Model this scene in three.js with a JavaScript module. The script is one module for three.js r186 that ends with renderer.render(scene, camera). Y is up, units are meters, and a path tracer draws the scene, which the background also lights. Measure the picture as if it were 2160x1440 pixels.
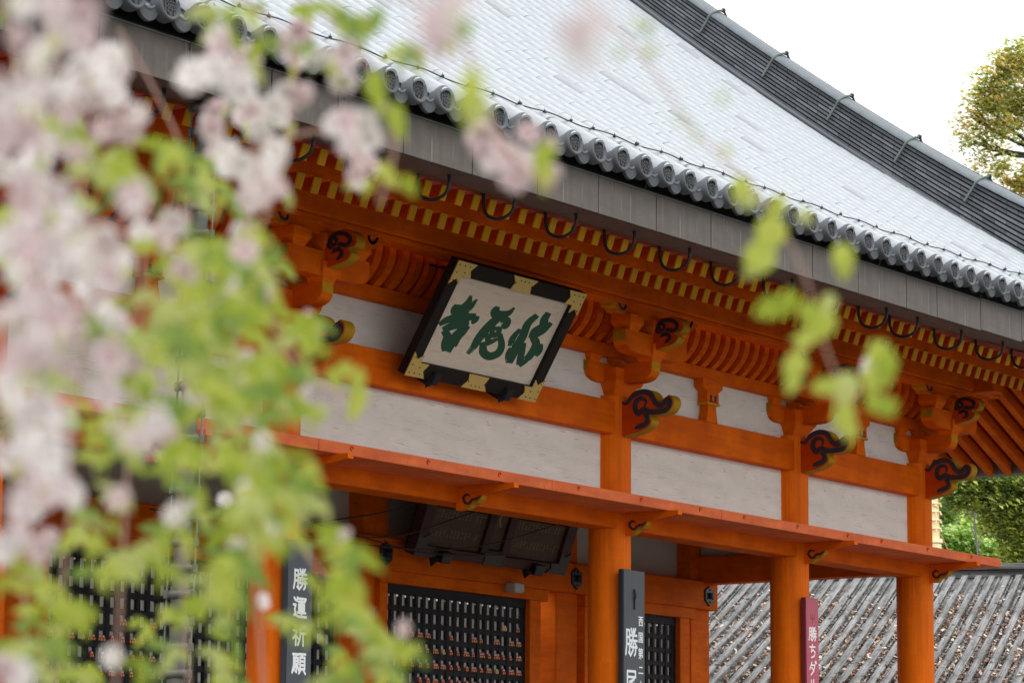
import * as THREE from 'three';
import { RoundedBoxGeometry } from 'three/addons/geometries/RoundedBoxGeometry.js';
import { mergeGeometries } from 'three/addons/utils/BufferGeometryUtils.js';

// ---------------------------------------------------------------- camera, sky, sun, exposure
const scene = new THREE.Scene();
const camera = new THREE.PerspectiveCamera(12.838, 1024 / 682, 0.05, 600);
const CAM = new THREE.Vector3(-19.996, 1.6, 13.298);
const AX = new THREE.Vector3(0.57978348, 0.00681586, 0.81474208);      // right
const AY = new THREE.Vector3(-0.13703973, 0.98653514, 0.08926664);     // up
const AZ = new THREE.Vector3(-0.80316326, -0.16340736, 0.57291082);    // back
camera.position.copy(CAM);
camera.quaternion.setFromRotationMatrix(new THREE.Matrix4().makeBasis(AX, AY, AZ));
camera.focus = 24;
camera.userData.fStop = 7.0;
scene.add(camera);

const SKYW = 256, SKYH = 128;
{
  const d = new Float32Array(SKYW * SKYH * 4);
  for (let j = 0; j < SKYH; j++) for (let i = 0; i < SKYW; i++) {
    const el = ((j + 0.5) / SKYH - 0.5) * Math.PI, s = Math.max(0, Math.sin(el));
    const az = (i / SKYW) * Math.PI * 2;
    const c = 1 + 0.05 * Math.sin(az * 3 + el * 4) * Math.cos(el) + 0.03 * Math.sin(az * 7 - el * 9) * Math.cos(el);
    const L = (1.06 + 0.98 * s) * c, o = (j * SKYW + i) * 4;
    d[o] = L * 0.995; d[o + 1] = L; d[o + 2] = L * 1.01; d[o + 3] = 1;
  }
  const t = new THREE.DataTexture(d, SKYW, SKYH, THREE.RGBAFormat, THREE.FloatType);
  t.mapping = THREE.EquirectangularReflectionMapping; t.magFilter = t.minFilter = THREE.LinearFilter; t.needsUpdate = true;
  scene.background = t; scene.environment = t;
}
const sun = new THREE.DirectionalLight(new THREE.Color(1, 0.97, 0.92), 0.7);
sun.position.set(-26, 40, 26); sun.target.position.set(0, 4, 0);
sun.castShadow = true; sun.shadow.radius = 40; sun.shadow.mapSize.set(2048, 2048);
Object.assign(sun.shadow.camera, { left: -30, right: 30, top: 30, bottom: -30, near: 1, far: 120 });
scene.add(sun, sun.target);

const renderer = new THREE.WebGLRenderer({ antialias: true });
renderer.toneMapping = THREE.LinearToneMapping;
renderer.toneMappingExposure = 1.2;
renderer.shadowMap.enabled = true;
renderer.shadowMap.type = THREE.PCFSoftShadowMap;

// ---------------------------------------------------------------- helpers
function rng(seed) { let s = seed >>> 0; return () => { s = (s + 0x6D2B79F5) >>> 0; let t = s; t = Math.imul(t ^ (t >>> 15), t | 1); t ^= t + Math.imul(t ^ (t >>> 7), t | 61); return ((t ^ (t >>> 14)) >>> 0) / 4294967296; }; }
const R = rng(7);
const V = (x, y, z) => new THREE.Vector3(x, y, z);
const lerp = (a, b, t) => a + (b - a) * t, clamp = (x, a = 0, b = 1) => Math.min(b, Math.max(a, x));
function vnoise(seed, n) {                               // tileable value noise on an n x n lattice
  const r = rng(seed), g = new Float32Array(n * n); for (let i = 0; i < n * n; i++) g[i] = r();
  return (x, y) => { const xi = Math.floor(x), yi = Math.floor(y), fx = x - xi, fy = y - yi; const u = fx * fx * (3 - 2 * fx), v = fy * fy * (3 - 2 * fy);
    const q = (a, b) => g[((b % n) + n) % n * n + ((a % n) + n) % n]; return lerp(lerp(q(xi, yi), q(xi + 1, yi), u), lerp(q(xi, yi + 1), q(xi + 1, yi + 1), u), v); };
}
function tex(w, h, f, srgb = true) {                     // f(x,y in 0..1) -> [r,g,b] 0..1
  const d = new Uint8Array(w * h * 4);
  for (let j = 0; j < h; j++) for (let i = 0; i < w; i++) { const c = f(i / w, j / h), o = (j * w + i) * 4; d[o] = clamp(c[0]) * 255; d[o + 1] = clamp(c[1]) * 255; d[o + 2] = clamp(c[2]) * 255; d[o + 3] = 255; }
  const t = new THREE.DataTexture(d, w, h); t.wrapS = t.wrapT = THREE.RepeatWrapping; t.magFilter = THREE.LinearFilter; t.minFilter = THREE.LinearMipmapLinearFilter; t.generateMipmaps = true;
  if (srgb) t.colorSpace = THREE.SRGBColorSpace; t.needsUpdate = true; return t;
}
function std(o) { const m = new THREE.MeshPhysicalMaterial({ roughness: 0.6, metalness: 0, ...o }); return m; }
const lin = (r, g, b) => new THREE.Color().setRGB(r, g, b);
const counts = {};
const numbered = (n) => { const k = counts[n] = (counts[n] ?? -1) + 1; return k ? `${n}_${String(k).padStart(3, '0')}` : n; };
function mesh(name, geo, mat, parent, kind) {
  const m = new THREE.Mesh(geo, mat); m.name = numbered(name); m.castShadow = m.receiveShadow = true; if (kind) m.userData.kind = kind; (parent || scene).add(m); return m;
}
function group(name, parent, x = 0, y = 0, z = 0) { const g = new THREE.Group(); g.name = numbered(name); g.position.set(x, y, z); (parent || scene).add(g); return g; }
function tag(o, label, category, grp) { o.userData.label = label; o.userData.category = category; if (grp) o.userData.group = grp; return o; }
function boxUV(g, s = 1) {                               // uv in metres from position and normal
  if (!g.attributes.normal) g.computeVertexNormals();
  const p = g.attributes.position, n = g.attributes.normal, uv = new Float32Array(p.count * 2);
  for (let i = 0; i < p.count; i++) { const ax = Math.abs(n.getX(i)), ay = Math.abs(n.getY(i)), az = Math.abs(n.getZ(i)); const x = p.getX(i), y = p.getY(i), z = p.getZ(i);
    if (az >= ax && az >= ay) { uv[2 * i] = x * s; uv[2 * i + 1] = y * s; } else if (ax >= ay) { uv[2 * i] = z * s; uv[2 * i + 1] = y * s; } else { uv[2 * i] = x * s; uv[2 * i + 1] = z * s; } }
  g.setAttribute('uv', new THREE.BufferAttribute(uv, 2)); return g;
}
function box(x0, x1, y0, y1, z0, z1, r = 0.006) {
  const w = x1 - x0, h = y1 - y0, d = z1 - z0; let g;
  if (r > 0) g = new RoundedBoxGeometry(w, h, d, 1, Math.min(r, w / 2.2, h / 2.2, d / 2.2)); else g = new THREE.BoxGeometry(w, h, d);
  g.translate((x0 + x1) / 2, (y0 + y1) / 2, (z0 + z1) / 2); return boxUV(g);
}
const join = (gs) => mergeGeometries(gs.map((g) => { const q = g.index ? g.toNonIndexed() : g; for (const k of Object.keys(q.attributes)) if (!['position', 'normal', 'uv'].includes(k)) q.deleteAttribute(k); return q; }));
function tube(pts, r, seg = 24, rad = 6, closed = false) { return new THREE.TubeGeometry(new THREE.CatmullRomCurve3(pts, closed), seg, r, rad, closed); }
function extrude(shape, depth, bevel = 0, cs = 8) { return new THREE.ExtrudeGeometry(shape, { depth, bevelEnabled: bevel > 0, bevelSize: bevel, bevelThickness: bevel, bevelSegments: 1, curveSegments: cs, steps: 1 }); }
function shapeOf(p) { const s = new THREE.Shape(); p.forEach((q, i) => (i ? s.lineTo(q[0], q[1]) : s.moveTo(q[0], q[1]))); return s; }
function splineShape(p, n = 60) { const c = new THREE.CatmullRomCurve3(p.map((q) => V(q[0], q[1], 0)), true, 'catmullrom', 0.5); return new THREE.Shape(c.getPoints(n).slice(0, -1).map((v) => new THREE.Vector2(v.x, v.y))); }
function ribbon(pts, w, n = 40) {                        // flat band along a curve, in the xy plane
  const c = new THREE.CatmullRomCurve3(pts.map((q) => V(q[0], q[1], 0))), L = [], Rr = [];
  for (let i = 0; i <= n; i++) { const t = i / n, a = c.getPoint(t), d = c.getTangent(t), ww = (w / 2) * (0.35 + 0.65 * Math.min(1, Math.min(t, 1 - t) * 6)); L.push([a.x - d.y * ww, a.y + d.x * ww]); Rr.push([a.x + d.y * ww, a.y - d.x * ww]); }
  const pos = [], idx = [];
  for (let i = 0; i <= n; i++) pos.push(L[i][0], L[i][1], 0.004, Rr[i][0], Rr[i][1], 0.004, L[i][0], L[i][1], -0.002, Rr[i][0], Rr[i][1], -0.002);
  for (let i = 0; i < n; i++) { const a = i * 4, b = a + 4; idx.push(a, a + 1, b, a + 1, b + 1, b, a, b, a + 2, b, b + 2, a + 2, a + 1, a + 3, b + 1, b + 1, a + 3, b + 3); }
  const g = new THREE.BufferGeometry(); g.setAttribute('position', new THREE.Float32BufferAttribute(pos, 3)); g.setIndex(idx); g.computeVertexNormals(); return boxUV(g);
}
const ray = (px, py) => AX.clone().multiplyScalar((px - 1080) / 6400).addScaledVector(AY, -(py - 720) / 6400).sub(AZ);
const at = (px, py, d) => CAM.clone().addScaledVector(ray(px, py), d);   // where a leaf or a treetop stands, d metres off

// ---------------------------------------------------------------- materials
const n16 = vnoise(1, 16), n32 = vnoise(2, 32), n64 = vnoise(3, 64), n8 = vnoise(4, 8);
const fbm = (x, y) => 0.5 * n8(x * 8, y * 8) + 0.25 * n16(x * 16 + 3, y * 16) + 0.15 * n32(x * 32, y * 32 + 5) + 0.1 * n64(x * 64, y * 64);
const grainWarp = vnoise(11, 8), grainFine = vnoise(12, 128);
function grainAt(x, y) {                                 // relief of weathered softwood, lines along x
  const wv = 0.07 * grainWarp(x * 4, y * 8) + 0.05 * n16(x * 8, y * 16) + 0.014 * n64(x * 16, y * 64);
  const k = (y + wv) * 58, f = k - Math.floor(k);
  const line = Math.pow(Math.abs(2 * f - 1), 7), gate = clamp(1.6 * n16(x * 8 + 5, y * 16) - 0.35);
  return { line: line * gate, crack: clamp((grainFine(x * 10, y * 128) - 0.85) * 7) * clamp(n16(x * 16, y * 16 + 9) * 2 - 1) };
}
const whiteMap = tex(1024, 512, (x, y) => { const g = grainAt(x, y), b = 0.93 + 0.09 * (fbm(x, y) - 0.5) - 0.14 * g.line - 0.45 * g.crack; return [0.955 * b, 0.952 * b, 0.918 * b]; });
const whiteBump = tex(1024, 512, (x, y) => { const g = grainAt(x, y), v = 1 - 0.7 * g.line - 0.9 * g.crack; return [v, v, v]; }, false);
whiteMap.repeat.set(1 / 1.7, 1 / 0.85); whiteBump.repeat.copy(whiteMap.repeat);
const M = {};
M.white = std({ map: whiteMap, bumpMap: whiteBump, bumpScale: 0.0025, roughness: 0.85 });
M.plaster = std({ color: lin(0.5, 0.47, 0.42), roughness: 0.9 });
const paint = tex(512, 512, (x, y) => { const f = fbm(x, y), s = n64(x * 8, y * 64), chip = clamp((n64(x * 64, y * 64 + 7) - 0.93) * 20) * clamp(n8(x * 8, y * 8) * 3 - 1.6); const b = 0.9 + 0.2 * (f - 0.5) + 0.08 * (s - 0.5); return [b * (1 - 0.35 * chip), b * (0.97 + 0.1 * (f - 0.5)) * (1 - 0.1 * chip), b * (1 - 0.1 * chip)]; });
paint.repeat.set(0.6, 0.6);
const paintCol = tex(256, 1024, (x, y) => { const g = n64(x * 64, y * 4), f = fbm(x, y), ck = clamp((n32(x * 32, y * 2 + 3) - 0.93) * 14) * clamp((n64(x * 64, y * 2) - 0.55) * 3); const b = (0.92 + 0.1 * (g - 0.5) + 0.16 * (f - 0.5)) * (1 - 0.5 * ck); return [b, b * (1 + 0.06 * (f - 0.5)), b]; });
paintCol.repeat.set(1, 0.5);
const paintBump = tex(256, 256, (x, y) => { const v = 0.5 + 0.5 * (n64(x * 8, y * 64) - 0.5) + 0.4 * (n32(x * 32, y * 32) - 0.5); return [v, v, v]; }, false); paintBump.repeat.set(1.2, 1.2);
M.orange = std({ color: lin(0.84, 0.158, 0.0), map: paint, bumpMap: paintBump, bumpScale: 0.002, roughness: 0.7, specularIntensity: 0.22 });
M.orangeFaded = std({ color: lin(0.86, 0.19, 0.05), map: paint, bumpMap: paintBump, bumpScale: 0.002, roughness: 0.65, specularIntensity: 0.4 });
M.red = std({ color: lin(0.5, 0.05, 0.0), map: paint, roughness: 0.8, specularIntensity: 0.2 });
M.redTrim = std({ color: lin(0.62, 0.1, 0.05), map: paint, roughness: 0.7 });
M.ochre = std({ color: lin(0.45, 0.25, 0.008), map: paint, roughness: 0.65, specularIntensity: 0.25 });
const yellowMap = tex(256, 256, (x, y) => { const c = clamp((n32(x * 32, y * 32) - 0.86) * 6) * clamp(n8(x * 8, y * 8) * 4 - 2.4), b = 0.9 + 0.2 * (fbm(x, y) - 0.5); return [lerp(0.84 * b, 0.8, c), lerp(0.61 * b, 0.68, c), lerp(0.05 * b, 0.45, c)]; });
yellowMap.repeat.set(1.5, 1.5);
M.yellow = std({ map: yellowMap, roughness: 0.6, specularIntensity: 0.3 });
M.ink = std({ color: lin(0.016, 0.018, 0.03), roughness: 0.45 });
M.black = std({ color: lin(0.017, 0.018, 0.022), roughness: 0.65, specularIntensity: 0.4 });
M.blackWood = std({ color: lin(0.014, 0.011, 0.009), roughness: 0.7, specularIntensity: 0.35 });
M.iron = std({ color: lin(0.03, 0.032, 0.034), roughness: 0.42, metalness: 0.5 });
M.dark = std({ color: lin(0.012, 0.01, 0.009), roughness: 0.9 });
M.brownWood = std({ color: lin(0.075, 0.05, 0.035), roughness: 0.8, map: paint });
const tileMap = tex(256, 256, (x, y) => { const b = 0.88 + 0.18 * (fbm(x, y) - 0.5), l = 0.6 * clamp((n32(x * 32, y * 32) - 0.82) * 4); return [b * 0.98 - 0.15 * l, b - 0.13 * l, b * 1.03 - 0.18 * l]; });
tileMap.repeat.set(2, 2);
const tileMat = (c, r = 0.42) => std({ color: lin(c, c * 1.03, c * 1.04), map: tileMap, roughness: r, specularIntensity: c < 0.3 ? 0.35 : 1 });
M.tiles = [tileMat(0.46), tileMat(0.452), tileMat(0.468), tileMat(0.46), tileMat(0.35)];
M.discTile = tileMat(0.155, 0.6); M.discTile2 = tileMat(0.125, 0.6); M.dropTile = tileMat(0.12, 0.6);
M.tile = M.tiles[0];
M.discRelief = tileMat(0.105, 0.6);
M.ridgeTiles = [0.11, 0.15, 0.2, 0.13].map((c) => std({ color: lin(c, c * 1.04, c * 1.12), map: tileMap, roughness: 0.5 }));
M.capTile = std({ color: lin(0.18, 0.2, 0.21), map: tileMap, roughness: 0.6 });
M.verdigris = std({ color: lin(0.13, 0.165, 0.15), roughness: 0.55, metalness: 0.3 });
const gutMap = tex(512, 256, (x, y) => { const s = clamp((n64(x * 64, y * 2) - 0.72) * 3.2) * clamp(n16(x * 16, y * 4) * 1.8 - 0.5), b = 0.92 + 0.22 * (fbm(x, y) - 0.5) + 0.1 * (n32(x * 32, y * 2) - 0.5); return [b * 0.37 + 0.2 * s, b * 0.335 + 0.22 * s, b * 0.305 + 0.21 * s]; });
gutMap.repeat.set(0.7, 1.8);
M.gutter = std({ map: gutMap, roughness: 0.5, metalness: 0.15 });
M.gutterUnder = std({ color: lin(0.11, 0.07, 0.055), map: paint, roughness: 0.6 });
const greyWood = tex(512, 512, (x, y) => { const g = n64(x * 4, y * 64), f = grainFine(x * 6, y * 128), k = clamp((n32(x * 32, y * 32) - 0.8) * 5); const b = 0.43 + 0.2 * (g - 0.5) + 0.2 * (f - 0.5) + 0.2 * (fbm(x, y) - 0.5) - 0.25 * k; return [b, b * 1.01, b * 1.02]; });
greyWood.repeat.set(0.4, 1.2);
M.greyWood = [0.95, 0.8, 1.02, 0.88].map((c) => std({ color: lin(c, c * 0.98, c * 0.95), map: greyWood, roughness: 0.85 }));
M.greyWoodDark = std({ color: lin(0.35, 0.36, 0.37), map: greyWood, roughness: 0.85 });
M.gold = std({ color: lin(0.62, 0.45, 0.13), roughness: 0.42, metalness: 0.35 });
M.petals = [lin(0.78, 0.7, 0.69), lin(0.85, 0.81, 0.79), lin(0.73, 0.6, 0.6)].map((c) => std({ color: c, roughness: 0.9, transmission: 0.4, thickness: 0, side: THREE.DoubleSide }));
M.leaves = [lin(0.36, 0.45, 0.03), lin(0.5, 0.56, 0.08), lin(0.24, 0.36, 0.06), lin(0.52, 0.57, 0.18)].map((c) => std({ color: c, roughness: 0.75, transmission: 0.45, thickness: 0, side: THREE.DoubleSide }));
M.twig = std({ color: lin(0.42, 0.26, 0.2), roughness: 0.8 });

M.orangeCol = std({ color: lin(0.86, 0.162, 0.0), map: paintCol, bumpMap: paintBump, bumpScale: 0.002, roughness: 0.66, specularIntensity: 0.3 });
// ---------------------------------------------------------------- ground
const gravel = tex(256, 256, (x, y) => { const v = 0.38 + 0.3 * (n64(x * 64, y * 64) - 0.5) + 0.12 * (fbm(x, y) - 0.5); return [v, v * 0.97, v * 0.92]; }); gravel.repeat.set(1.2, 1.2);
mesh('ground', boxUV(new THREE.PlaneGeometry(700, 700).rotateX(-Math.PI / 2)), std({ map: gravel, roughness: 0.95 }), null, 'structure');

// ---------------------------------------------------------------- writing: strokes in a 100 x 100 box
const GLYPH = {
  sho: [[12, 8, 12, 60, 4, 94], [12, 10, 36, 10, 36, 92, 29, 87], [12, 34, 36, 34], [12, 58, 36, 58], [50, 4, 57, 18], [86, 3, 77, 18], [46, 27, 96, 27], [42, 45, 100, 45], [69, 4, 66, 34, 46, 64], [72, 44, 99, 68], [50, 68, 89, 68, 86, 88, 78, 96], [68, 56, 66, 78, 44, 98]],
  bi: [[18, 8, 86, 8], [86, 8, 86, 28], [18, 28, 86, 28], [18, 8, 18, 50, 4, 96], [74, 36, 36, 45], [30, 57, 82, 51], [28, 74, 88, 67], [55, 42, 54, 86, 62, 94, 92, 93, 94, 80]],
  nishi: [[8, 12, 92, 12], [16, 34, 84, 34], [16, 34, 18, 92], [84, 34, 84, 92], [18, 86, 84, 86], [40, 12, 40, 50, 28, 66], [60, 12, 60, 58, 66, 64, 79, 62]],
  koku: [[12, 8, 12, 96], [12, 8, 88, 8, 88, 96], [12, 91, 88, 91], [28, 27, 72, 27], [30, 49, 70, 49], [26, 73, 76, 73], [50, 27, 50, 73], [62, 56, 70, 66]],
  dai: [[22, 2, 10, 22], [18, 11, 44, 11], [28, 11, 34, 22], [62, 2, 52, 22], [58, 11, 93, 11], [72, 11, 78, 22], [16, 31, 83, 31, 83, 47], [16, 47, 83, 47], [16, 47, 13, 64], [13, 64, 88, 64, 84, 82, 76, 80], [50, 27, 50, 99], [48, 66, 12, 94]],
  two: [[22, 26, 80, 26], [8, 80, 93, 80]], ten: [[6, 42, 94, 42], [50, 4, 50, 98]],
  chi: [[12, 22, 82, 19], [46, 4, 32, 56], [32, 54, 60, 41, 83, 58, 72, 84, 34, 95]],
  da: [[38, 8, 10, 58], [32, 27, 78, 27, 62, 68, 26, 97], [36, 46, 64, 64], [80, 2, 88, 15], [92, -2, 99, 11]],
  ru: [[30, 14, 28, 58, 6, 93], [60, 8, 60, 90, 95, 62]],
  un: [[34, 6, 30, 22], [34, 11, 95, 11, 88, 25], [42, 25, 84, 25], [44, 38, 84, 38, 84, 64], [44, 38, 44, 64], [44, 51, 84, 51], [44, 64, 84, 64], [36, 76, 93, 76], [64, 18, 64, 86], [10, 8, 20, 19], [5, 40, 22, 40, 14, 62, 22, 78, 10, 90], [13, 84, 40, 95, 99, 95]],
  inoru: [[18, 4, 28, 14], [7, 29, 40, 29, 7, 66], [26, 48, 26, 97], [28, 52, 43, 66], [90, 6, 58, 19], [58, 18, 58, 60, 43, 95], [58, 42, 99, 42], [80, 42, 80, 97]],
  gan: [[7, 9, 53, 9], [14, 9, 14, 60, 3, 95], [34, 11, 28, 24], [22, 26, 46, 26, 46, 54], [22, 26, 22, 54], [22, 40, 46, 40], [22, 54, 46, 54], [34, 54, 34, 92, 28, 88], [24, 66, 15, 84], [42, 66, 53, 84], [56, 7, 99, 7], [76, 8, 70, 22], [60, 22, 94, 22, 94, 76], [60, 22, 60, 76], [60, 40, 94, 40], [60, 58, 94, 58], [60, 76, 94, 76], [68, 78, 53, 97], [84, 78, 99, 97]],
  minami: [[10, 16, 90, 16], [50, 2, 50, 32], [14, 34, 86, 34, 86, 96], [14, 34, 14, 96], [34, 42, 42, 54], [66, 42, 58, 54], [30, 60, 70, 60], [28, 76, 72, 76], [50, 58, 50, 96]],
  big: [[8, 34, 92, 34], [50, 4, 48, 40, 8, 96], [50, 38, 94, 96]],
};
function glyph(c, name, x, y, w, h, lw) { c.lineWidth = lw; c.lineCap = 'round'; c.lineJoin = 'round'; for (const s of GLYPH[name]) { c.beginPath(); for (let i = 0; i < s.length; i += 2) { const X = x + (s[i] / 100) * w, Y = y + (s[i + 1] / 100) * h; i ? c.lineTo(X, Y) : c.moveTo(X, Y); } c.stroke(); } }
function canvasTex(w, h, draw) { const cv = document.createElement('canvas'); cv.width = w; cv.height = h; draw(cv.getContext('2d'), w, h); const t = new THREE.CanvasTexture(cv); t.colorSpace = THREE.SRGBColorSpace; t.anisotropy = 8; return t; }

// ================================================================ THE HALL
const hall = tag(group('temple_hall'), 'vermilion timber temple hall under a pale grey tiled roof, filling the picture', 'temple hall');
const COLX = [-9.26, -6.97, -4.14, 0, 2.82, 5.12], CR = 0.17, XL = -10.2, XR = 5.12;
for (const x of COLX) { const g = new THREE.CylinderGeometry(CR, CR, 4.12, 40, 1); g.translate(x, 5.12 - 2.06, 0); const uv = g.attributes.uv; for (let i = 0; i < uv.count; i++) uv.setXY(i, uv.getX(i) * 1.07, uv.getY(i) * 4.1); mesh('column', g, M.orangeCol, hall); }
mesh('floor', box(XL, 5.6, 0.85, 1.0, -2.3, 0.9), M.brownWood, hall);
mesh('stone_base', box(XL, 6.2, 0.02, 0.84, -2.6, 1.6), std({ color: lin(0.32, 0.3, 0.27), roughness: 0.9 }), hall);

// upper beam, panels, ledge
for (let i = 0; i + 1 < COLX.length; i++) {
  const a = COLX[i], b = COLX[i + 1];
  mesh('tie_beam', box(a + 0.1, b - 0.1, 4.812, 5.075, -0.1, 0.125, 0.012), M.orange, hall);
  mesh('wall_panel', box(a + 0.02, b - 0.02, 4.1, 4.815, -0.05, 0.022, 0), M.white, hall);
  mesh('wall_panel', box(a + 0.02, b - 0.02, 5.06, 5.48, -0.05, 0.022, 0), M.white, hall);
  mesh('ledge_beam', box(a + 0.08, b - 0.08, 4.062, 4.262, -0.1, 0.135, 0.012), M.orange, hall);
}
// ledge board: several lengths butted end to end, with peg heads
{
  const xs = [-10.2, -7.3, -4.36, -1.62, 0.78, 3.1, 5.78];
  for (let i = 0; i + 1 < xs.length; i++) {
    const b = group('ledge_board', hall);
    mesh('board', box(xs[i] + 0.001, xs[i + 1] - 0.001, 4.186, 4.268, 0.1, 0.565, 0.006), M.orangeFaded, b);
    for (let x = xs[i] + 0.35; x < xs[i + 1] - 0.1; x += 0.86) mesh('peg', new THREE.TorusGeometry(0.014, 0.004, 6, 12, 4.6).translate(x, 4.236, 0.567), M.red, b);
  }
  const prof = shapeOf([[0, 0.11], [0.52, 0.11], [0.52, 0.075], [0.24, 0.035], [0.22, 0.01], [0.19, -0.012], [0.15, -0.02], [0.12, -0.045], [0.09, -0.06], [0, -0.065]]);
  const bg = boxUV(extrude(prof, 0.06).rotateY(-Math.PI / 2));       // shape x -> world z
  for (const x of [-8.1, -6.97, -5.55, -4.14, -2.17, 0, 2.82, 5.12]) {
    const onCol = COLX.includes(x), z0 = onCol ? 0.15 : 0.12, g = group('ledge_bracket', hall, x + 0.03, 4.07, z0 - 0.1 + 0.0);
    mesh('bracket_arm', bg, M.orange, g).position.set(0, 0.005, 0.09);
    const sc = ribbon([[0.13, 0.03], [0.1, 0.045], [0.07, 0.02], [0.09, -0.015], [0.12, -0.02], [0.15, 0.005], [0.19, 0.01], [0.225, 0.03]], 0.017).rotateY(-Math.PI / 2).translate(-0.064, 0.005, 0.09);
    mesh('scroll', sc, M.ink, g);
    mesh('gold_edge', boxUV(extrude(shapeOf([[0.09, -0.062], [0.12, -0.047], [0.15, -0.022], [0.19, -0.014], [0.22, 0.008], [0.235, 0.03], [0.225, 0.022], [0.2, -0.002], [0.15, -0.01], [0.115, -0.038]]), 0.064).rotateY(-Math.PI / 2)).translate(0.002, 0.001, 0.09), M.ochre, g);
  }
}
// wall plate above the plaster, cove with curved ribs, purlin
mesh('wall_plate', box(XL, XR + 0.5, 5.43, 5.53, -0.06, 0.115, 0.008), M.orange, hall);
mesh('purlin', box(XL, XR + 0.86, 5.815, 5.985, 0.28, 0.5, 0.014), M.orange, hall);
mesh('purlin_fillet', box(XL, XR + 0.6, 5.775, 5.812, 0.3, 0.47, 0.006), M.orange, hall);
{
  const rim = (dz, dy) => { const o = []; for (let i = 0; i <= 10; i++) { const v = i / 10; o.push([0.1 + dz + 0.16 * (1 - Math.pow(1 - v, 2.6)), 5.525 + dy + 0.29 * v]); } return o; };
  const outer = [[0.09, 5.525], ...rim(0, 0)], inner = rim(-0.05, 0.012).reverse();
  const rib = extrude(shapeOf([...outer, ...inner]), 0.075).rotateY(-Math.PI / 2); boxUV(rib);
  for (let x = XL + 0.1; x < XR + 0.3; x += 0.158) mesh('cove_rib', rib, M.orange, hall).position.set(x, 0, 0);
  const bo = rim(-0.045, 0.01);
  mesh('cove_board', boxUV(extrude(shapeOf([...bo, ...bo.slice().reverse().map(([z, y]) => [z - 0.03, y])]), XR + 0.3 - XL).rotateY(-Math.PI / 2)).translate(XR + 0.3, 0, 0), M.red, hall);
}
// small struts between the brackets
function strut(x) {
  const g = group('strut', hall, x, 5.08, 0.03);
  mesh('post', boxUV(extrude(shapeOf([[-0.085, 0], [0.085, 0], [0.062, 0.1], [0.06, 0.15], [-0.06, 0.15], [-0.062, 0.1]]), 0.075, 0.004)), M.orange, g);
  mesh('block', boxUV(extrude(shapeOf([[-0.09, 0.15], [0.09, 0.15], [0.09, 0.2], [0.085, 0.255], [0.15, 0.29], [0.15, 0.355], [-0.15, 0.355], [-0.15, 0.29], [-0.085, 0.255], [-0.09, 0.2]]), 0.085, 0.004)), M.orange, g);
  mesh('gold_rim', box(-0.1, 0.1, 0.142, 0.16, -0.005, 0.097, 0.003), M.yellow, g);
  for (const s of [-1, 1]) mesh('scroll', ribbon([[-0.06, 0.17], [-0.03, 0.175], [-0.012, 0.215], [-0.028, 0.22], [-0.02, 0.18], [0.012, 0.168]], 0.011, 24), M.ink, g).position.set(s * 0.035 + 0.02, 0, 0.09);
}
for (const x of [-8.1, -5.55, 1.38, 3.93]) strut(x);

// bracket sets
const noseShape = splineShape([[-0.02, 0.0], [-0.02, 0.24], [0.02, 0.262], [0.06, 0.27], [0.1, 0.315], [0.2, 0.338], [0.28, 0.31], [0.33, 0.245], [0.365, 0.225], [0.4, 0.24], [0.43, 0.275], [0.468, 0.25], [0.474, 0.2], [0.43, 0.15], [0.34, 0.135], [0.25, 0.13], [0.27, 0.085], [0.25, 0.05], [0.19, 0.02], [0.1, -0.002]], 110);
const noseGeo = boxUV(extrude(noseShape, 0.1, 0.006).rotateY(-Math.PI / 2));
const noseBody = boxUV(extrude(noseShape, 0.004).rotateY(-Math.PI / 2));
const swirl = [
  ribbon([[0.0, 0.25], [0.04, 0.238], [0.07, 0.268], [0.11, 0.302], [0.2, 0.322], [0.27, 0.295], [0.315, 0.225], [0.37, 0.2], [0.425, 0.245], [0.45, 0.215], [0.42, 0.165], [0.34, 0.152], [0.26, 0.158], [0.2, 0.18], [0.155, 0.15], [0.125, 0.19], [0.135, 0.25], [0.18, 0.27], [0.225, 0.245], [0.215, 0.205]], 0.042, 120),
  ribbon([[0.2, 0.145], [0.235, 0.12], [0.235, 0.075], [0.18, 0.05], [0.12, 0.035]], 0.04, 30),
].map((g) => g.rotateY(-Math.PI / 2));
const smallNoseShape = splineShape([[-0.05, -0.02], [-0.05, 0.24], [0.05, 0.26], [0.14, 0.265], [0.22, 0.23], [0.255, 0.17], [0.235, 0.115], [0.17, 0.1], [0.2, 0.055], [0.17, 0.01], [0.09, -0.02]], 70);
const smallNose = boxUV(extrude(smallNoseShape, 0.09, 0.005).rotateY(-Math.PI / 2));
const smallSwirl = [
  ribbon([[0.03, 0.2], [0.02, 0.165], [0.045, 0.14], [0.07, 0.16], [0.065, 0.195], [0.03, 0.205], [-0.01, 0.18], [0.0, 0.13], [0.04, 0.115]], 0.026, 40),
  ribbon([[-0.005, 0.185], [0.03, 0.225], [0.09, 0.24], [0.16, 0.222], [0.2, 0.18], [0.185, 0.135], [0.14, 0.128], [0.105, 0.145], [0.09, 0.115]], 0.034, 50),
  ribbon([[0.03, 0.075], [0.07, 0.1], [0.115, 0.085], [0.12, 0.05], [0.075, 0.01]], 0.034, 30),
].map((g) => g.rotateY(-Math.PI / 2));
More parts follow.
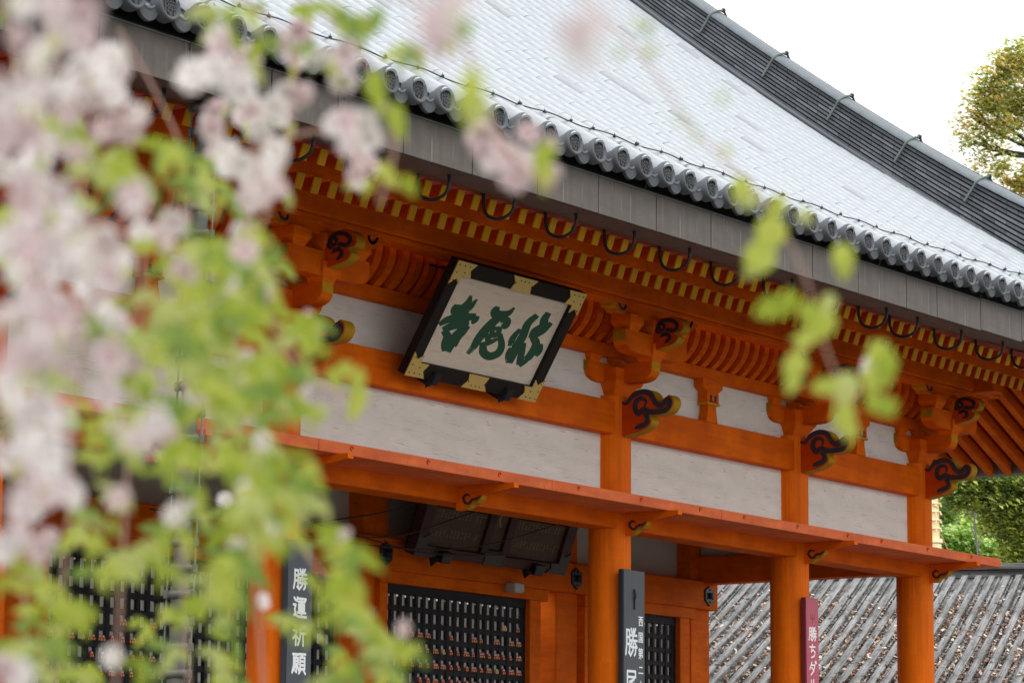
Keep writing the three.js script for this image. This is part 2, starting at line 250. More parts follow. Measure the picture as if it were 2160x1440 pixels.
function blockGeo(w, h, d) {                                          // bearing block: square head, scooped foot
  const H = h / 2, f = w * 0.66, p = [[-f / 2, 0], [f / 2, 0], [f / 2 + (w - f) * 0.12, H * 0.35], [w / 2 - (w - f) * 0.1, H * 0.85], [w / 2, H], [w / 2, h], [-w / 2, h], [-w / 2, H], [-w / 2 + (w - f) * 0.1, H * 0.85], [-f / 2 - (w - f) * 0.12, H * 0.35]];
  const lathe = []; for (const [x, y] of p) if (x >= 0) lathe.push(new THREE.Vector2(x * Math.SQRT2, y)); lathe.unshift(new THREE.Vector2(0.001, 0)); lathe.push(new THREE.Vector2(0.001, h));
  const g = new THREE.LatheGeometry(lathe, 4, Math.PI / 4); g.scale(1, 1, d / w); const q = g.toNonIndexed(); q.computeVertexNormals(); return boxUV(q);
}
function armGeo(half, h, t) {                                         // bow arm with rounded under-ends, along x
  const s = new THREE.Shape(); s.moveTo(-half, h); s.lineTo(-half, h * 0.45); s.quadraticCurveTo(-half * 0.95, 0, -half * 0.62, 0); s.lineTo(half * 0.62, 0); s.quadraticCurveTo(half * 0.95, 0, half, h * 0.45); s.lineTo(half, h); s.closePath();
  return boxUV(extrude(s, t, 0.004, 10).translate(0, 0, -t / 2));
}
const bigBlock = blockGeo(0.36, 0.215, 0.36), smallBlock = blockGeo(0.19, 0.135, 0.19), arm = armGeo(0.4, 0.15, 0.12), armShort = armGeo(0.44, 0.15, 0.12);
const armEnd = (s, half) => box(Math.min(s * half, s * (half + 0.007)), Math.max(s * half, s * (half + 0.007)), 0.075, 0.152, -0.058, 0.058, 0.001);
const saneShape = splineShape([[-0.7, 0.125], [-0.68, 0.09], [-0.63, 0.075], [-0.62, 0.045], [-0.57, 0.035], [-0.55, 0.005], [-0.45, 0], [-0.2, 0], [0.2, 0], [0.45, 0], [0.55, 0.005], [0.57, 0.035], [0.62, 0.045], [0.63, 0.075], [0.68, 0.09], [0.7, 0.125]], 90);
const sane = boxUV(extrude(saneShape, 0.1, 0.004));
const saneGold = boxUV(extrude(shapeOf([[-0.704, 0.125], [-0.684, 0.086], [-0.634, 0.07], [-0.624, 0.04], [-0.574, 0.03], [-0.554, 0.0], [-0.47, -0.004], [-0.53, 0.03], [-0.56, 0.06], [-0.6, 0.09], [-0.62, 0.125]]), 0.108));
const saneScroll = ribbon([[-0.6, 0.115], [-0.58, 0.085], [-0.55, 0.095], [-0.53, 0.06], [-0.5, 0.03], [-0.455, 0.035], [-0.44, 0.07], [-0.465, 0.095], [-0.49, 0.075]], 0.018, 46);
for (const x of COLX) {
  const b = group('bracket_set', hall, x, 0, 0), S = (n, g, m, px, py, pz) => { const q = mesh(n, g, m, b); q.position.set(px, py, pz); return q; };
  // carved nose that leaves the column at the tie beam
  S('carved_nose', noseGeo, M.ochre, 0.05, 4.815, 0.16);
  S('nose_face', noseBody, M.noseRed || (M.noseRed = std({ color: lin(0.6, 0.07, 0.0), map: paint, roughness: 0.75, specularIntensity: 0.25 })), -0.0575, 4.815, 0.16);
  for (const g of swirl) S('nose_scroll', g, M.ink, -0.064, 4.815, 0.16);
  S('bearing_block', bigBlock, M.orange, 0, 5.122, 0);
  // first tier
  S('bow_arm', arm, M.orange, 0, 5.225, 0);
  const oa = S('bow_arm', arm, M.orange, 0, 5.226, 0.03); oa.rotation.y = -Math.PI / 2;
  for (const s of [-1, 1]) S('arm_end', armEnd(s, 0.404), M.ochre, 0, 5.225, 0);
  S('arm_end', armEnd(1, 0.404).rotateY(-Math.PI / 2), M.yellow, 0, 5.226, 0.03);
  for (const q of [-0.31, 0, 0.31]) S('bearing_block', smallBlock, M.orange, q, 5.376, 0);
  S('bearing_block', smallBlock, M.orange, 0, 5.377, 0.38);
  // second tier, one step out under the purlin
  S('bow_arm', armShort, M.orange, 0, 5.415, 0.385).scale.y = 1.1;
  for (const s of [-1, 1]) S('arm_end', armEnd(s, 0.444), M.ochre, 0, 5.42, 0.385);
  S('carved_nose', smallNose, M.ochre, 0.045, 5.5, 0.49).scale.set(1, 0.8, 0.92);
  S('nose_face', boxUV(extrude(smallNoseShape, 0.004).rotateY(-Math.PI / 2)), M.noseRed, -0.0515, 5.5, 0.49).scale.set(1, 0.8, 0.92);
  for (const g of smallSwirl) S('nose_scroll', g, M.ink, -0.058, 5.5, 0.49).scale.set(1, 0.8, 0.92);
  for (const q of [-0.33, 0, 0.33]) S('bearing_block', smallBlock, M.orange, q, 5.578, 0.385).scale.set(1, 0.93, 1);
  S('carved_arm', sane, M.orange, 0, 5.702, 0.335);
  S('arm_end', saneGold, M.yellow, 0, 5.702, 0.331);
  S('nose_scroll', saneScroll, M.ink, 0, 5.702, 0.442);
  const mir = S('nose_scroll', saneScroll.clone().scale(-1, 1, 1), M.ink, 0, 5.702, 0.442); mir.material = M.ink;
}

// rafters
const EZ = { low: 1.3, lowY: 5.727, up: 1.86, upY: 5.72, s: 0.36 };
const ang = Math.atan(EZ.s);
function rafterGeo(len, w, h) { const g = new RoundedBoxGeometry(w, h, len, 1, 0.004); g.translate(0, 0, -len / 2); return boxUV(g.rotateX(ang)); }
const lowR = rafterGeo(1.45, 0.07, 0.105), upR = rafterGeo(0.8, 0.066, 0.098);
const lowC = boxUV(new RoundedBoxGeometry(0.072, 0.107, 0.012, 1, 0.002).rotateX(ang)), upC = boxUV(new RoundedBoxGeometry(0.068, 0.1, 0.012, 1, 0.002).rotateX(ang));
for (let i = 0, x = -10.05; x < 6.6; i++, x += 0.168) { const r = mesh('lower_rafter', lowR, M.red, hall); r.position.set(x, EZ.lowY, EZ.low); const c = mesh('gold_cap', lowC, M.yellow, r); c.position.set(0.0015 * (R() - 0.5), 0, 0.006); c.rotation.z = (R() - 0.5) * 0.03; }
for (let i = 0, x = -10.02; x < 6.6; i++, x += 0.176) { const r = mesh('upper_rafter', upR, M.red, hall); r.position.set(x, EZ.upY, EZ.up); const c = mesh('gold_cap', upC, M.yellow, r); c.position.set(0, 0, 0.006); c.rotation.z = (R() - 0.5) * 0.03; }
{
  const slab = (z0, y0, z1, y1, t) => boxUV(extrude(shapeOf([[z0, y0], [z1, y1], [z1, y1 + t], [z0, y0 + t]]), 17).rotateY(-Math.PI / 2)).translate(6.9, 0, 0);
  mesh('soffit_board', slab(-0.12, EZ.lowY + 0.06 + EZ.s * 1.42, 1.26, EZ.lowY + 0.06 + EZ.s * 0.04, 0.02), M.red, hall);
  mesh('soffit_board', slab(1.16, EZ.upY + 0.055 + EZ.s * 0.7, 1.84, EZ.upY + 0.055 + EZ.s * 0.02, 0.02), M.red, hall);
  // scalloped flying-rafter beam
  const s = new THREE.Shape(); s.moveTo(-10.1, 5.9); for (let x = -10.1; x < 6.6; x += 0.168) { s.lineTo(x, 5.788); s.quadraticCurveTo(x + 0.084, 5.752, x + 0.168, 5.788); } s.lineTo(6.66, 5.9); s.closePath();
  mesh('eave_beam', boxUV(extrude(s, 0.1, 0.006, 5).translate(0, 0, 1.215)), M.orange, hall);
  mesh('eave_fillet', box(-10.1, 6.7, 5.77, 5.82, 1.76, 1.875, 0.006), M.redTrim, hall);
}
// gutter: copper clad panels, joint by joint, with hooks
const JX = [-10.4, -9.8, -9.13, -8.42, -7.69, -6.98, -6.37, -5.73, -5.02, -4.31, -3.6, -2.89, -2.18, -1.49, -0.75, -0.06, 0.71, 1.22, 1.98, 2.73, 3.4, 4.1, 4.8, 5.5, 6.2, 6.9, 7.6];
const lift = (x) => (x > 1 ? 0.0065 * (x - 1) ** 2 : 0);              // the eave curves up towards the corner
const gut = group('gutter', hall);
for (let i = 0; i + 1 < JX.length; i++) {
  const a = JX[i] + 0.004, b = JX[i + 1] - 0.004, g = new RoundedBoxGeometry(b - a, 0.252, 0.02, 1, 0.003); boxUV(g.translate((a + b) / 2, 5.861, 2.292 + 0.002 * (R() - 0.5)));
  const p = mesh('gutter_panel', g, M.gutter, gut); p.position.y = lift((a + b) / 2); p.rotation.z = Math.atan(lift(b) - lift(a)) / 1 * 0.9 / Math.max(0.5, b - a) * 0;
  const u = boxUV(extrude(shapeOf([[2.28, 5.734], [2.28, 5.75], [1.93, 5.79], [1.93, 5.774]]), b - a).rotateY(-Math.PI / 2)).translate(b, 0, 0);
  mesh('gutter_soffit', u, M.gutterUnder, gut).position.y = lift((a + b) / 2);
  mesh('gutter_lip', box(a, b, 5.985, 5.994, 2.27, 2.312, 0.002), M.verdigris, gut).position.y = lift((a + b) / 2);
  const hx = b - 0.02, hy = lift(b);
  const U = tube([V(0, 5.762, 2.135), V(0, 5.69, 2.138), V(0, 5.635, 2.112), V(0, 5.602, 2.02), V(0, 5.632, 1.925), V(0, 5.7, 1.893), V(0, 5.79, 1.89)], 0.0115, 26, 8); U.scale(1, 1, 1);
  if (b > -10) mesh('gutter_hook', U, M.iron, gut).position.set(hx, hy, 0);
}
mesh('eave_underboard', box(-10.4, 7.6, 5.95, 6.06, 1.9, 2.14, 0), M.dark, hall);

// ---------------------------------------------------------------- roof
const roof = group('roof', hall);
const roofY = (t) => 6.105 + 0.62 * t + 0.017 * t * t, roofS = (t) => 0.62 + 0.034 * t, ZE = 2.42, PITCH = 0.281, TL = 0.29;
const RIDGEX = 4.98;
const tSteps = [0]; { let t = 0; while (t < 7.6) { t += TL * Math.cos(Math.atan(roofS(t))); tSteps.push(t); } }
function halfTile(r0, r1, len) {                                       // half round cover tile, lower end at z = 0, running to -z
  const pos = [], idx = [], n = 9, th = 0.016;
  for (const [z, ro] of [[0, r0], [-len, r1]]) for (let i = 0; i <= n; i++) { const a = (i / n) * Math.PI; pos.push(ro * Math.cos(a), ro * Math.sin(a), z); }
  for (let i = 0; i <= n; i++) { const a = (i / n) * Math.PI; pos.push((r0 - th) * Math.cos(a), (r0 - th) * Math.sin(a), 0); }
  for (let i = 0; i < n; i++) { idx.push(i, i + n + 2, i + 1, i, i + n + 1, i + n + 2); const o = 2 * (n + 1); idx.push(i, i + 1, o + i + 1, i, o + i + 1, o + i); }
  const g = new THREE.BufferGeometry(); g.setAttribute('position', new THREE.Float32BufferAttribute(pos, 3)); g.setIndex(idx); const q = g.toNonIndexed(); q.computeVertexNormals();
  // smooth the barrel
  const P = q.attributes.position, N = q.attributes.normal; for (let i = 0; i < P.count; i++) if (Math.abs(N.getZ(i)) < 0.5) { const x = P.getX(i), y = P.getY(i), l = Math.hypot(x, y); N.setXYZ(i, x / l, y / l, 0); }
  return boxUV(q);
}
const coverTile = halfTile(0.079, 0.0778, TL + 0.03);
const panTile = (() => { const pos = [], idx = [], n = 6, w = 0.25; for (const z of [0, -TL - 0.04]) for (let i = 0; i <= n; i++) { const u = i / n - 0.5; pos.push(u * w, -0.045 + 0.16 * u * u + (z ? 0 : 0.02), z); } for (let i = 0; i < n; i++) idx.push(i, i + 1, i + n + 2, i, i + n + 2, i + n + 1); const g = new THREE.BufferGeometry(); g.setAttribute('position', new THREE.Float32BufferAttribute(pos, 3)); g.setIndex(idx); g.computeVertexNormals(); return boxUV(g); })();
const rows = []; for (let k = -21; k <= 41; k++) rows.push(-4.366 + 0.002 + PITCH * k);
const discGeo = (() => { const g = new THREE.LatheGeometry([[0.001, 0.012], [0.056, 0.012], [0.06, 0.022], [0.07, 0.028], [0.078, 0.025], [0.082, 0.015], [0.082, -0.04], [0.077, -0.05]].map((q) => new THREE.Vector2(q[0], q[1])), 28); g.rotateX(Math.PI / 2); return boxUV(g); })();
const reliefGeo = (() => { const parts = []; for (const s of GLYPH.sho) for (let i = 0; i + 3 < s.length; i += 2) { const a = [(s[i] - 50) * 0.00094, (50 - s[i + 1]) * 0.00094], b = [(s[i + 2] - 50) * 0.00094, (50 - s[i + 3]) * 0.00094]; const L = Math.hypot(b[0] - a[0], b[1] - a[1]); const g = new THREE.BoxGeometry(L + 0.006, 0.0068, 0.009); g.rotateZ(Math.atan2(b[1] - a[1], b[0] - a[0])); g.translate((a[0] + b[0]) / 2, (a[1] + b[1]) / 2, 0.016); parts.push(g); } return join(parts); })();
const dropGeo = (() => { const s = new THREE.Shape(); s.moveTo(-0.1, 0.03); s.quadraticCurveTo(0, -0.012, 0.1, 0.03); s.lineTo(0.09, -0.02); s.quadraticCurveTo(0.06, -0.075, 0, -0.08); s.quadraticCurveTo(-0.06, -0.075, -0.09, -0.02); s.closePath(); return boxUV(extrude(s, 0.02, 0.004, 8)); })();
const dropLip = (() => tube([V(-0.1, 0.038, 0.01), V(0, -0.004, 0.02), V(0.1, 0.038, 0.01)], 0.011, 12, 6))();
const stuffMats = [];
let nSingle = 0; const T = rng(21);
const tileSlots = [];
for (const x of rows) {
  const pastRidge = x > RIDGEX + 0.05;
  const e = group('eave_tile', roof, x, roofY(0) + lift(x), ZE); e.scale.setScalar(1.06); e.rotation.set((T() - 0.5) * 0.05, (T() - 0.5) * 0.06, (T() - 0.5) * 0.12);
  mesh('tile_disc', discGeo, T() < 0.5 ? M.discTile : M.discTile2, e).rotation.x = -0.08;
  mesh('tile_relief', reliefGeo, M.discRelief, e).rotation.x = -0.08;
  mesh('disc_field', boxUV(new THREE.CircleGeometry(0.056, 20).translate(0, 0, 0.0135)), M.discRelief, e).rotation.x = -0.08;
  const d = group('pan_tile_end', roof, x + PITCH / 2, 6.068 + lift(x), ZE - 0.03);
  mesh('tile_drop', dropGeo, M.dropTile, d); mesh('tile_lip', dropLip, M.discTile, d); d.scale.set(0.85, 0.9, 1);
  for (let k = 0; k + 1 < tSteps.length; k++) {
    const t = tSteps[k]; if (pastRidge && ZE - t < x - 5.2) break;
    const y = roofY(t) + lift(x) * Math.max(0, 1 - t / 3);
    tileSlots.push({ x: x + (T() - 0.5) * 0.005, y: y + (T() - 0.5) * 0.003, z: ZE - t, a: -Math.atan(roofS(t + 0.14)), roll: (T() - 0.5) * 0.03, yaw: (T() - 0.5) * 0.012, m: T() < 0.018 ? 4 : Math.floor(T() * 4), d: Math.hypot(x - CAM.x, ZE - t - CAM.z), seen: x > -7.2 && x < 5 && k < 24 });
  }
}
tileSlots.sort((p, q) => (p.seen === q.seen ? p.d - q.d : p.seen ? -1 : 1));
const dummy = new THREE.Object3D();
{
  const rest = [[], [], [], [], []];
  tileSlots.forEach((s, i) => { if (i < 240) { const m = mesh('roof_tile', coverTile, M.tiles[s.m], roof); m.position.set(s.x, s.y, s.z); m.rotation.set(-s.a, s.yaw, s.roll); } else rest[s.m].push(s); });
  const part = mesh('roof_tile_field', (() => new THREE.BufferGeometry())(), M.tile, roof, 'stuff'); roof.remove(part);
  rest.forEach((L, mi) => { const im = new THREE.InstancedMesh(coverTile, M.tiles[mi], L.length); L.forEach((s, i) => { dummy.position.set(s.x, s.y, s.z); dummy.rotation.set(-s.a, s.yaw, s.roll); dummy.updateMatrix(); im.setMatrixAt(i, dummy.matrix); }); im.name = numbered('roof_tile_field'); im.castShadow = im.receiveShadow = true; im.userData.kind = 'stuff'; roof.add(im); });
  const pans = []; for (const x of rows) for (let k = 0; k + 1 < tSteps.length; k++) { const t = tSteps[k]; if (x > RIDGEX && ZE - t < x - 5.2) break; pans.push([x + PITCH / 2, roofY(t) + (k > 1 ? 0.058 : -0.02) + lift(x) * Math.max(0, 1 - t / 3), ZE - t, Math.atan(roofS(t + 0.14))]); }
  const im = new THREE.InstancedMesh(panTile, M.tiles[3], pans.length); pans.forEach((p, i) => { dummy.position.set(p[0], p[1], p[2]); dummy.rotation.set(p[3], 0, 0); dummy.updateMatrix(); im.setMatrixAt(i, dummy.matrix); }); im.name = numbered('pan_tile_field'); im.userData.kind = 'stuff'; im.castShadow = im.receiveShadow = true; roof.add(im);
  // boarding under the tiles
  const bp = []; for (let i = 0; i <= 24; i++) { const t = i * 7.4 / 24; bp.push([ZE - 0.12 - t, roofY(t) - 0.1]); }
  mesh('roof_deck', boxUV(extrude(shapeOf([...bp, ...bp.slice().reverse().map(([z, y]) => [z, y - 0.06])]), 15.3).rotateY(-Math.PI / 2)).translate(5.0, 0, 0), M.dark, roof);
}
// copper straps on every third eave tile, and the cable that lies along the eave with its spikes
{
  const strap = new THREE.TorusGeometry(0.083, 0.008, 5, 18, Math.PI); boxUV(strap);
  rows.forEach((x, i) => { if (i % 3 === 1) { const s = mesh('tile_strap', strap, M.verdigris, roof); s.position.set(x, roofY(0.17) + lift(x), ZE - 0.17); s.scale.z = 2; } });
  const P = []; for (let x = -10; x <= 7.2; x += 0.14) P.push(V(x, 6.343 + lift(x) + 0.008 * Math.sin(x * 9) - 0.006 * Math.abs(Math.sin(x * 11.2)), 2.2));
  const c = group('eave_cable', roof); mesh('cable', tube(P, 0.0052, 420, 5), M.iron, c);
  for (const x of rows) { const q = mesh('cable_clip', join([new THREE.BoxGeometry(0.05, 0.02, 0.03), new THREE.ConeGeometry(0.006, 0.05, 5).rotateZ(0.6).translate(-0.015, 0.025, 0), new THREE.ConeGeometry(0.005, 0.035, 5).rotateZ(-0.5).translate(0.014, 0.018, 0)]), M.iron, c); q.position.set(x + (R() - 0.5) * 0.05, 6.343 + lift(x), 2.2); q.rotation.y = R(); q.scale.setScalar(0.62); }
  for (const x of [-7.5, -4.6, -3.1, -1.6, 0.2, 1.9]) mesh('tie_wire', tube([V(x, 6.27, 2.3), V(x + 0.02, 6.1, 2.37), V(x + 0.06, 5.99, 2.3)], 0.0025, 8, 4), M.verdigris, roof);
}
// descending ridge
{
  const ridge = group('roof_ridge', hall), base = (t) => roofY(t) + 0.135, extra = (t) => 0.085 + 0.3 * Math.exp(-t / 0.75);
  const layers = 9, T2 = rng(5);
  const nTiles = 30, t0 = 0.35, t1 = 7.3;
  const seg = (ta, tb, x0, x1, f0, f1) => {                           // slab from ta to tb between height fractions
    const P = (t, f) => { const b = base(t) - 0.02, h = 0.30 + extra(t); return [ZE - t, b + h * f]; };
    const q = [P(ta, f0), P(tb, f0), P(tb, f1), P(ta, f1)];
    return boxUV(extrude(shapeOf(q), x1 - x0).rotateY(-Math.PI / 2)).translate(x1, 0, 0);
  };
  for (let l = 0; l < layers; l++) { const off = (l % 2) * 0.5; for (let i = 0; i < nTiles; i++) { const a = t0 + ((i + off) / nTiles) * (t1 - t0), b = t0 + ((i + off + 1) / nTiles) * (t1 - t0) - 0.004; const inset = 0.006 * l + (T2() - 0.5) * 0.004; mesh('ridge_tile', seg(a, b, RIDGEX - 0.16 + inset, RIDGEX + 0.16 - inset, l / layers + 0.01, (l + 1) / layers - 0.03), M.ridgeTiles[Math.floor(T2() * 4)], ridge); } }
  mesh('ridge_core', join(Array.from({ length: 15 }, (_, i) => seg(t0 + i * 0.46, t0 + (i + 1) * 0.46, RIDGEX - 0.09, RIDGEX + 0.09, 0, 1.0))), M.dark, ridge);
  const foot = []; for (let t = 0.3; t < 7.4; t += 0.2) foot.push(V(RIDGEX - 0.16, roofY(t) + 0.1, ZE - t)); mesh('ridge_foot_tile', tube(foot, 0.022, 90, 8), M.ridgeTiles[1], ridge);
  for (let i = 0; i < 25; i++) { const ta = t0 + i * 0.29, tb = ta + 0.285, P = (t) => V(RIDGEX, base(t) - 0.02 + 0.30 + extra(t) + 0.006, ZE - t), a = P(ta), b = P(tb), L = a.distanceTo(b); const g = halfTile(0.165, 0.1645, L + 0.01); const m = mesh('ridge_cap_tile', g, M.capTile, ridge); m.position.copy(a); m.rotation.x = Math.atan2(b.y - a.y, a.z - b.z); m.scale.y = 0.42; }
  for (let i = 0; i < 8; i++) { const t = 1.55 + i * 0.72, y = base(t) + 0.28 + extra(t), s = mesh('ridge_strap', tube([V(RIDGEX - 0.172, y - 0.15, ZE - t - 0.13), V(RIDGEX - 0.16, y - 0.04, ZE - t - 0.055), V(RIDGEX - 0.16, y + 0.03, ZE - t), V(RIDGEX, y + 0.095, ZE - t + 0.04), V(RIDGEX + 0.1, y + 0.06, ZE - t + 0.02)], 0.013, 20, 6), M.strap || (M.strap = std({ color: lin(0.12, 0.15, 0.135), roughness: 0.6 })), ridge); s.scale.set(1, 1, 1); mesh('strap_knot', new THREE.IcosahedronGeometry(0.028, 0).translate(RIDGEX + 0.01, y + 0.1, ZE - t + 0.04), M.iron, ridge); }
  const w = []; for (let t = 0.4; t < 7.2; t += 0.15) w.push(V(RIDGEX + 0.02, base(t) + 0.28 + extra(t) + 0.09, ZE - t)); mesh('ridge_wire', tube(w, 0.004, 160, 4), M.iron, ridge);
}
// side eave at the right end
{
  for (let z = -3.6; z < 1.6; z += 0.2) { const g = new RoundedBoxGeometry(2.3, 0.1, 0.075, 1, 0.004); g.rotateZ(-Math.atan(0.42)); const r = mesh('side_rafter', boxUV(g.translate(6.5, 5.78, z)), M.orange, hall); r.userData.label = undefined; }
  mesh('side_soffit', boxUV(new THREE.BoxGeometry(2.4, 0.02, 6).rotateZ(-Math.atan(0.42)).translate(6.54, 5.86, -0.9)), M.red, hall);
  mesh('side_gutter', box(7.52, 7.72, 5.3, 5.5, -4.5, 1.9, 0.01), M.gutter, hall);
  mesh('side_purlin', box(5.42, 5.62, 5.8, 5.97, -4, 0.7, 0.01), M.orange, hall);
}

// ---------------------------------------------------------------- porch: inner wall with lattice doors
const ZI = -2.25;
const innerX = [-6.97, -4.14, 0, 2.83, 5.12];
for (const x of innerX) mesh('inner_post', box(x - 0.21, x + 0.13, 1, 5.1, -2.62, -2.32, 0.014), M.orange, hall);
for (let i = 0; i + 1 < innerX.length; i++) {
  const a = innerX[i], b = innerX[i + 1];
  mesh('inner_beam', box(a - 0.01 + (i ? 0 : -0.2), b - 0.012 + (i === 3 ? 0.19 : 0), 3.855, 4.13, -2.44, ZI, 0.014), M.orange, hall);
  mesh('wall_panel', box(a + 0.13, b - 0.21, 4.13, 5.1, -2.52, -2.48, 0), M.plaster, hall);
  const o = group('iron_boss', hall, b, 3.99, ZI);                     // pointed six-sided nail cover
  mesh('plate', boxUV(extrude(shapeOf([[0, 0.09], [0.075, 0.05], [0.075, -0.045], [0, -0.095], [-0.075, -0.045], [-0.075, 0.05]]), 0.012, 0.006)), M.iron, o);
  mesh('stud', new THREE.SphereGeometry(0.032, 14, 10).scale(1, 1, 0.8).translate(0, 0, 0.02), M.black, o);
  for (const [dx, dy] of [[0, 0.06], [0, -0.062], [0.045, 0.022], [-0.045, 0.022], [0.045, -0.025], [-0.045, -0.025]]) mesh('rivet', new THREE.SphereGeometry(0.009, 8, 6).translate(dx, dy, 0.018), M.black, o);
}
mesh('porch_ceiling', box(XL, 5.4, 4.95, 5.0, -2.5, -0.06, 0), M.brownWood, hall);
for (let x = -9.6; x < 5.2; x += 0.62) mesh('ceiling_batten', box(x, x + 0.06, 4.89, 4.95, -2.5, -0.1, 0.004), M.brownWood, hall);
mesh('side_tie_beam', box(5.03, 5.21, 4.1, 4.37, -2.35, -0.14, 0.012), M.orange, hall);
mesh('side_tie_beam', box(2.74, 2.92, 4.62, 4.85, -2.35, -0.14, 0.012), M.orange, hall);
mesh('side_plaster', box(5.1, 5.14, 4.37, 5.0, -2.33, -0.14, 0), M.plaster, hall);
function lattice(x0, x1, name, label, frameL, frameR) {
  const d = group('lattice_door', hall); d.userData.label = label;
  const zf = -2.335, top = 3.752, p = 0.1115, pv = 0.1275, n = Math.round((x1 - x0) / p);
  mesh('top_rail', box(x0 - 0.03, x1 + 0.02, 3.677, top, zf - 0.06, zf + 0.016, 0.004), M.black, d);
  for (let i = 0; i <= n; i++) { const x = x0 + i * p; mesh('lattice_bar', box(x - 0.021, x + 0.019, 1.2, 3.68, zf - 0.012, zf + (i % 4 === 0 ? 0.006 : 0.003), 0.002), M.black, d); }
  for (let k = 1; k < 12; k++) { const y = 3.685 - k * pv; mesh('lattice_rail', box(x0 - 0.02, x1 + 0.01, y - 0.024, y + 0.023, zf - 0.014, zf, 0.002), M.black, d); }
  mesh('lattice_stile', box(x1 - 0.002, x1 + 0.02, 1.2, 3.68, zf - 0.32, zf + 0.01, 0.003), M.black, d);
  const strips = []; for (let i = 0; i <= n; i++) { const x = x0 + i * p; strips.push(box(x + 0.062, x + 0.091, 1.2, 3.68, zf - 0.04, zf - 0.028, 0)); }
  mesh('back_slat', join(strips), M.paper || (M.paper = std({ color: lin(0.62, 0.62, 0.6), roughness: 0.8 })), d, 'stuff');
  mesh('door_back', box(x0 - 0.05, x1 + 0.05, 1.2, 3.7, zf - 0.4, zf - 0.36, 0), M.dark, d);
  mesh('door_head', box(x0 - 0.14, x1 + 0.3, 3.752, 3.856, -2.44, ZI - 0.015, 0.008), M.orange, d);
  mesh('door_jamb', box(x1 + 0.02, x1 + 0.19, 1, 3.752, -2.44, ZI - 0.022, 0.008), M.orange, d);
  mesh('door_jamb', box(x0 - 0.14, x0 - 0.03, 1, 3.752, -2.44, ZI - 0.022, 0.008), M.orange, d);
  return { zf, p, pv, n, x0 };
}
const doorL = lattice(-3.93, -0.6, 'left', 'black lattice door left of the middle, half hidden by blossom');
const doorM = lattice(0.1, 2.12, 'mid', 'black lattice door under the dark tablet');
const doorR = lattice(3.15, 4.62, 'right', 'black lattice door right of the second column');

